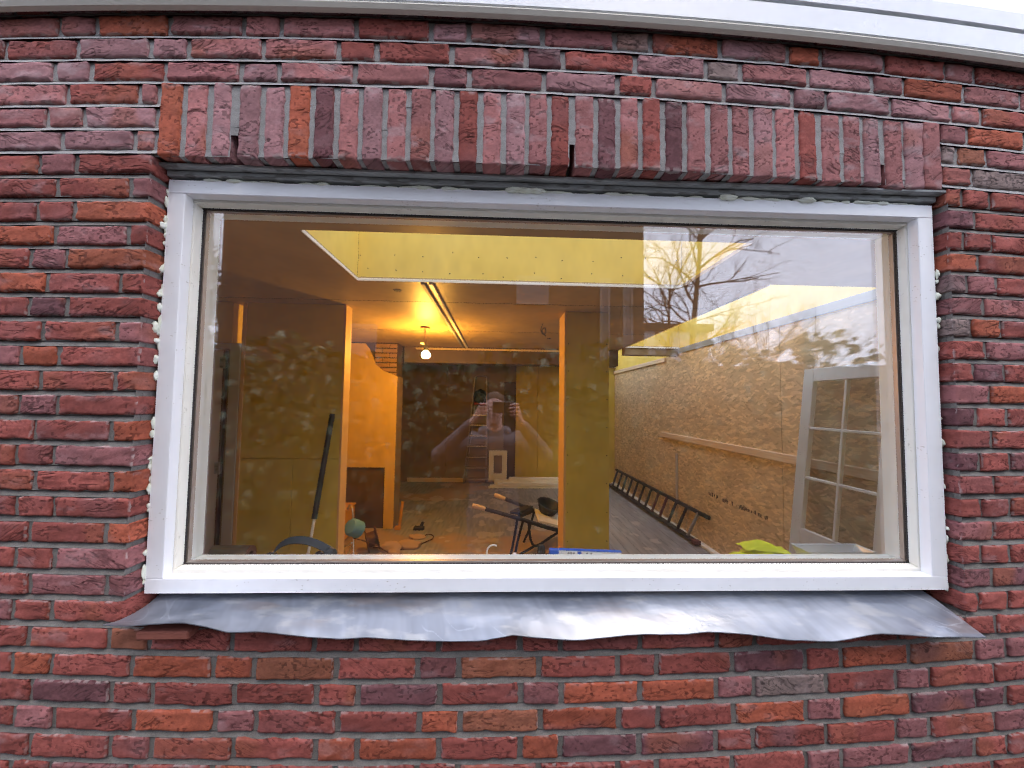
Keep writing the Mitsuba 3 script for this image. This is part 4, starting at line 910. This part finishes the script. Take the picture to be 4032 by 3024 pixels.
for s in (-1, 1):
    body += [bone(SH[s], .05, EL[s], .04), bone(EL[s], .04, WR[s], .026)]
    hip, kn, an = np.array([-.02 + s * .09, -.37, .90]), np.array([-.02 + s * .10, -.35, .50]), np.array([-.02 + s * .11, -.37, .10])
    body += [bone(hip, .08, kn, .055), bone(kn, .055, an, .036)]
    # the hand: palm behind the phone's end, fingers over its front edge, thumb along the back
    W = WR[s]; pal = np.array([(-.095 if s < 0 else .112), -.030, 1.655]); body += [m3.Manifold.batch_hull([ball(W, .024), ball(pal + [s * .012, -.008, -.035], .017), ball(pal + [s * .012, -.004, .022], .015)])]
    for f, (dz, L) in enumerate(((.030, .92), (.008, 1.0), (-.014, .95), (-.034, .8))):
        a = pal + [s * .012, .0, dz]; b = a + np.array([s * .004, .030, .004]) * L; c = b + np.array([-s * .030, .006, 0]) * L; d = c + np.array([-s * .020, -.004, -.003]) * L
        body += [bone(a, .0095, b, .0092), bone(b, .0092, c, .0085), bone(c, .0085, d, .0072)]
    a = pal + [s * .006, -.014, -.028]; b = a + [-s * .028, -.006, .014]; c = b + [-s * .026, .0, .012]
    body += [bone(a, .012, b, .0105), bone(b, .0105, c, .0085)]
part(pe, 'body', merge(body, .009, 6), 'm_skin', smooth=True)
ho = [m3.Manifold.batch_hull([ell((-.02 + s * .145, -.37, 1.405), (.085, .105, .075)) for s in (-1, 1)] + [ell((-.02, -.37, 1.10), (.175, .125, .06))]), m3.Manifold.batch_hull([ell((-.02, -.37, 1.10), (.175, .125, .06)), ell((-.02, -.37, .86), (.185, .13, .06))]),
      bone([-.02, -.385, 1.47], .085, [-.02, -.40, 1.44], .11), bone([-.10, -.42, 1.49], .04, [.06, -.42, 1.49], .04)]
for s in (-1, 1): ho += [bone(SH[s], .078, EL[s], .060), bone(EL[s], .060, WR[s] + (EL[s] - WR[s]) * .12, .038)]
hm = merge(ho, .018, 6); hv_ = np.array(hm.vertices); hv_ += hm.vertex_normals * ((meshkit.fbm(hv_ * 14, 3) - .5) * .018)[:, None]; hm.vertices = hv_
part(pe, 'hoodie', hm, 'm_hoodie', smooth=True)
tr_ = []
for s in (-1, 1):
    hip, kn, an = np.array([-.02 + s * .09, -.37, .90]), np.array([-.02 + s * .10, -.35, .50]), np.array([-.02 + s * .11, -.37, .08])
    tr_ += [bone(hip, .105, kn, .075), bone(kn, .075, an, .065)]
part(pe, 'trousers', merge(tr_, .025, 4), 'm_jeans', smooth=True)
for s in (-1, 1): part(pe, 'shoe', merge([bone([-.02 + s * .11, -.40, G + .045], .044, [-.02 + s * .13, -.22, G + .035], .034), ball([-.02 + s * .11, -.39, .07], .05)], .015, 3), 'm_black', smooth=True)
hr = (ell(HC + [0, -.022, .034], (.081, .096, .094)) - m3.Manifold.cube([.4, .4, .4], True).translate([float(HC[0]), float(HC[1] + .235), float(HC[2] - .135)])) - m3.Manifold.cube([.4, .4, .2], True).translate([float(HC[0]), float(HC[1] + .1), float(HC[2] - .135)])
hmm = hr.refine_to_length(.012).to_mesh(); part(pe, 'hair', trimesh.Trimesh(hmm.vert_properties[:, :3], hmm.tri_verts, process=True), 'm_hair', smooth=50)
for s in (-1, 1): part(pe, 'eye', move(trimesh.creation.icosphere(2, .011), HC[0] + s * .031, HC[1] + .0705, HC[2] - .002), 'm_doorwhite', smooth=True)
part(pe, 'hood', merge([m3.Manifold.batch_hull([ell((-.02, -.455, 1.45), (.11, .05, .06)), ell((-.02, -.49, 1.36), (.07, .03, .05))]), bone([-.11, -.36, 1.475], .034, [-.10, -.45, 1.48], .045), bone([.07, -.36, 1.475], .034, [.06, -.45, 1.48], .045)], .016, 6), 'm_hoodie', smooth=True)
ph = thing('smartphone', 'dark smartphone held sideways by the person, mirrored in the pane', 'phone')
part(ph, 'case', box(-.034, .108, -.030, -.0215, 1.632, 1.7075, .003), 'm_phone')
part(ph, 'camera_bump', box(-.031, .002, -.0214, -.0185, 1.672, 1.7045, .001), 'm_black')
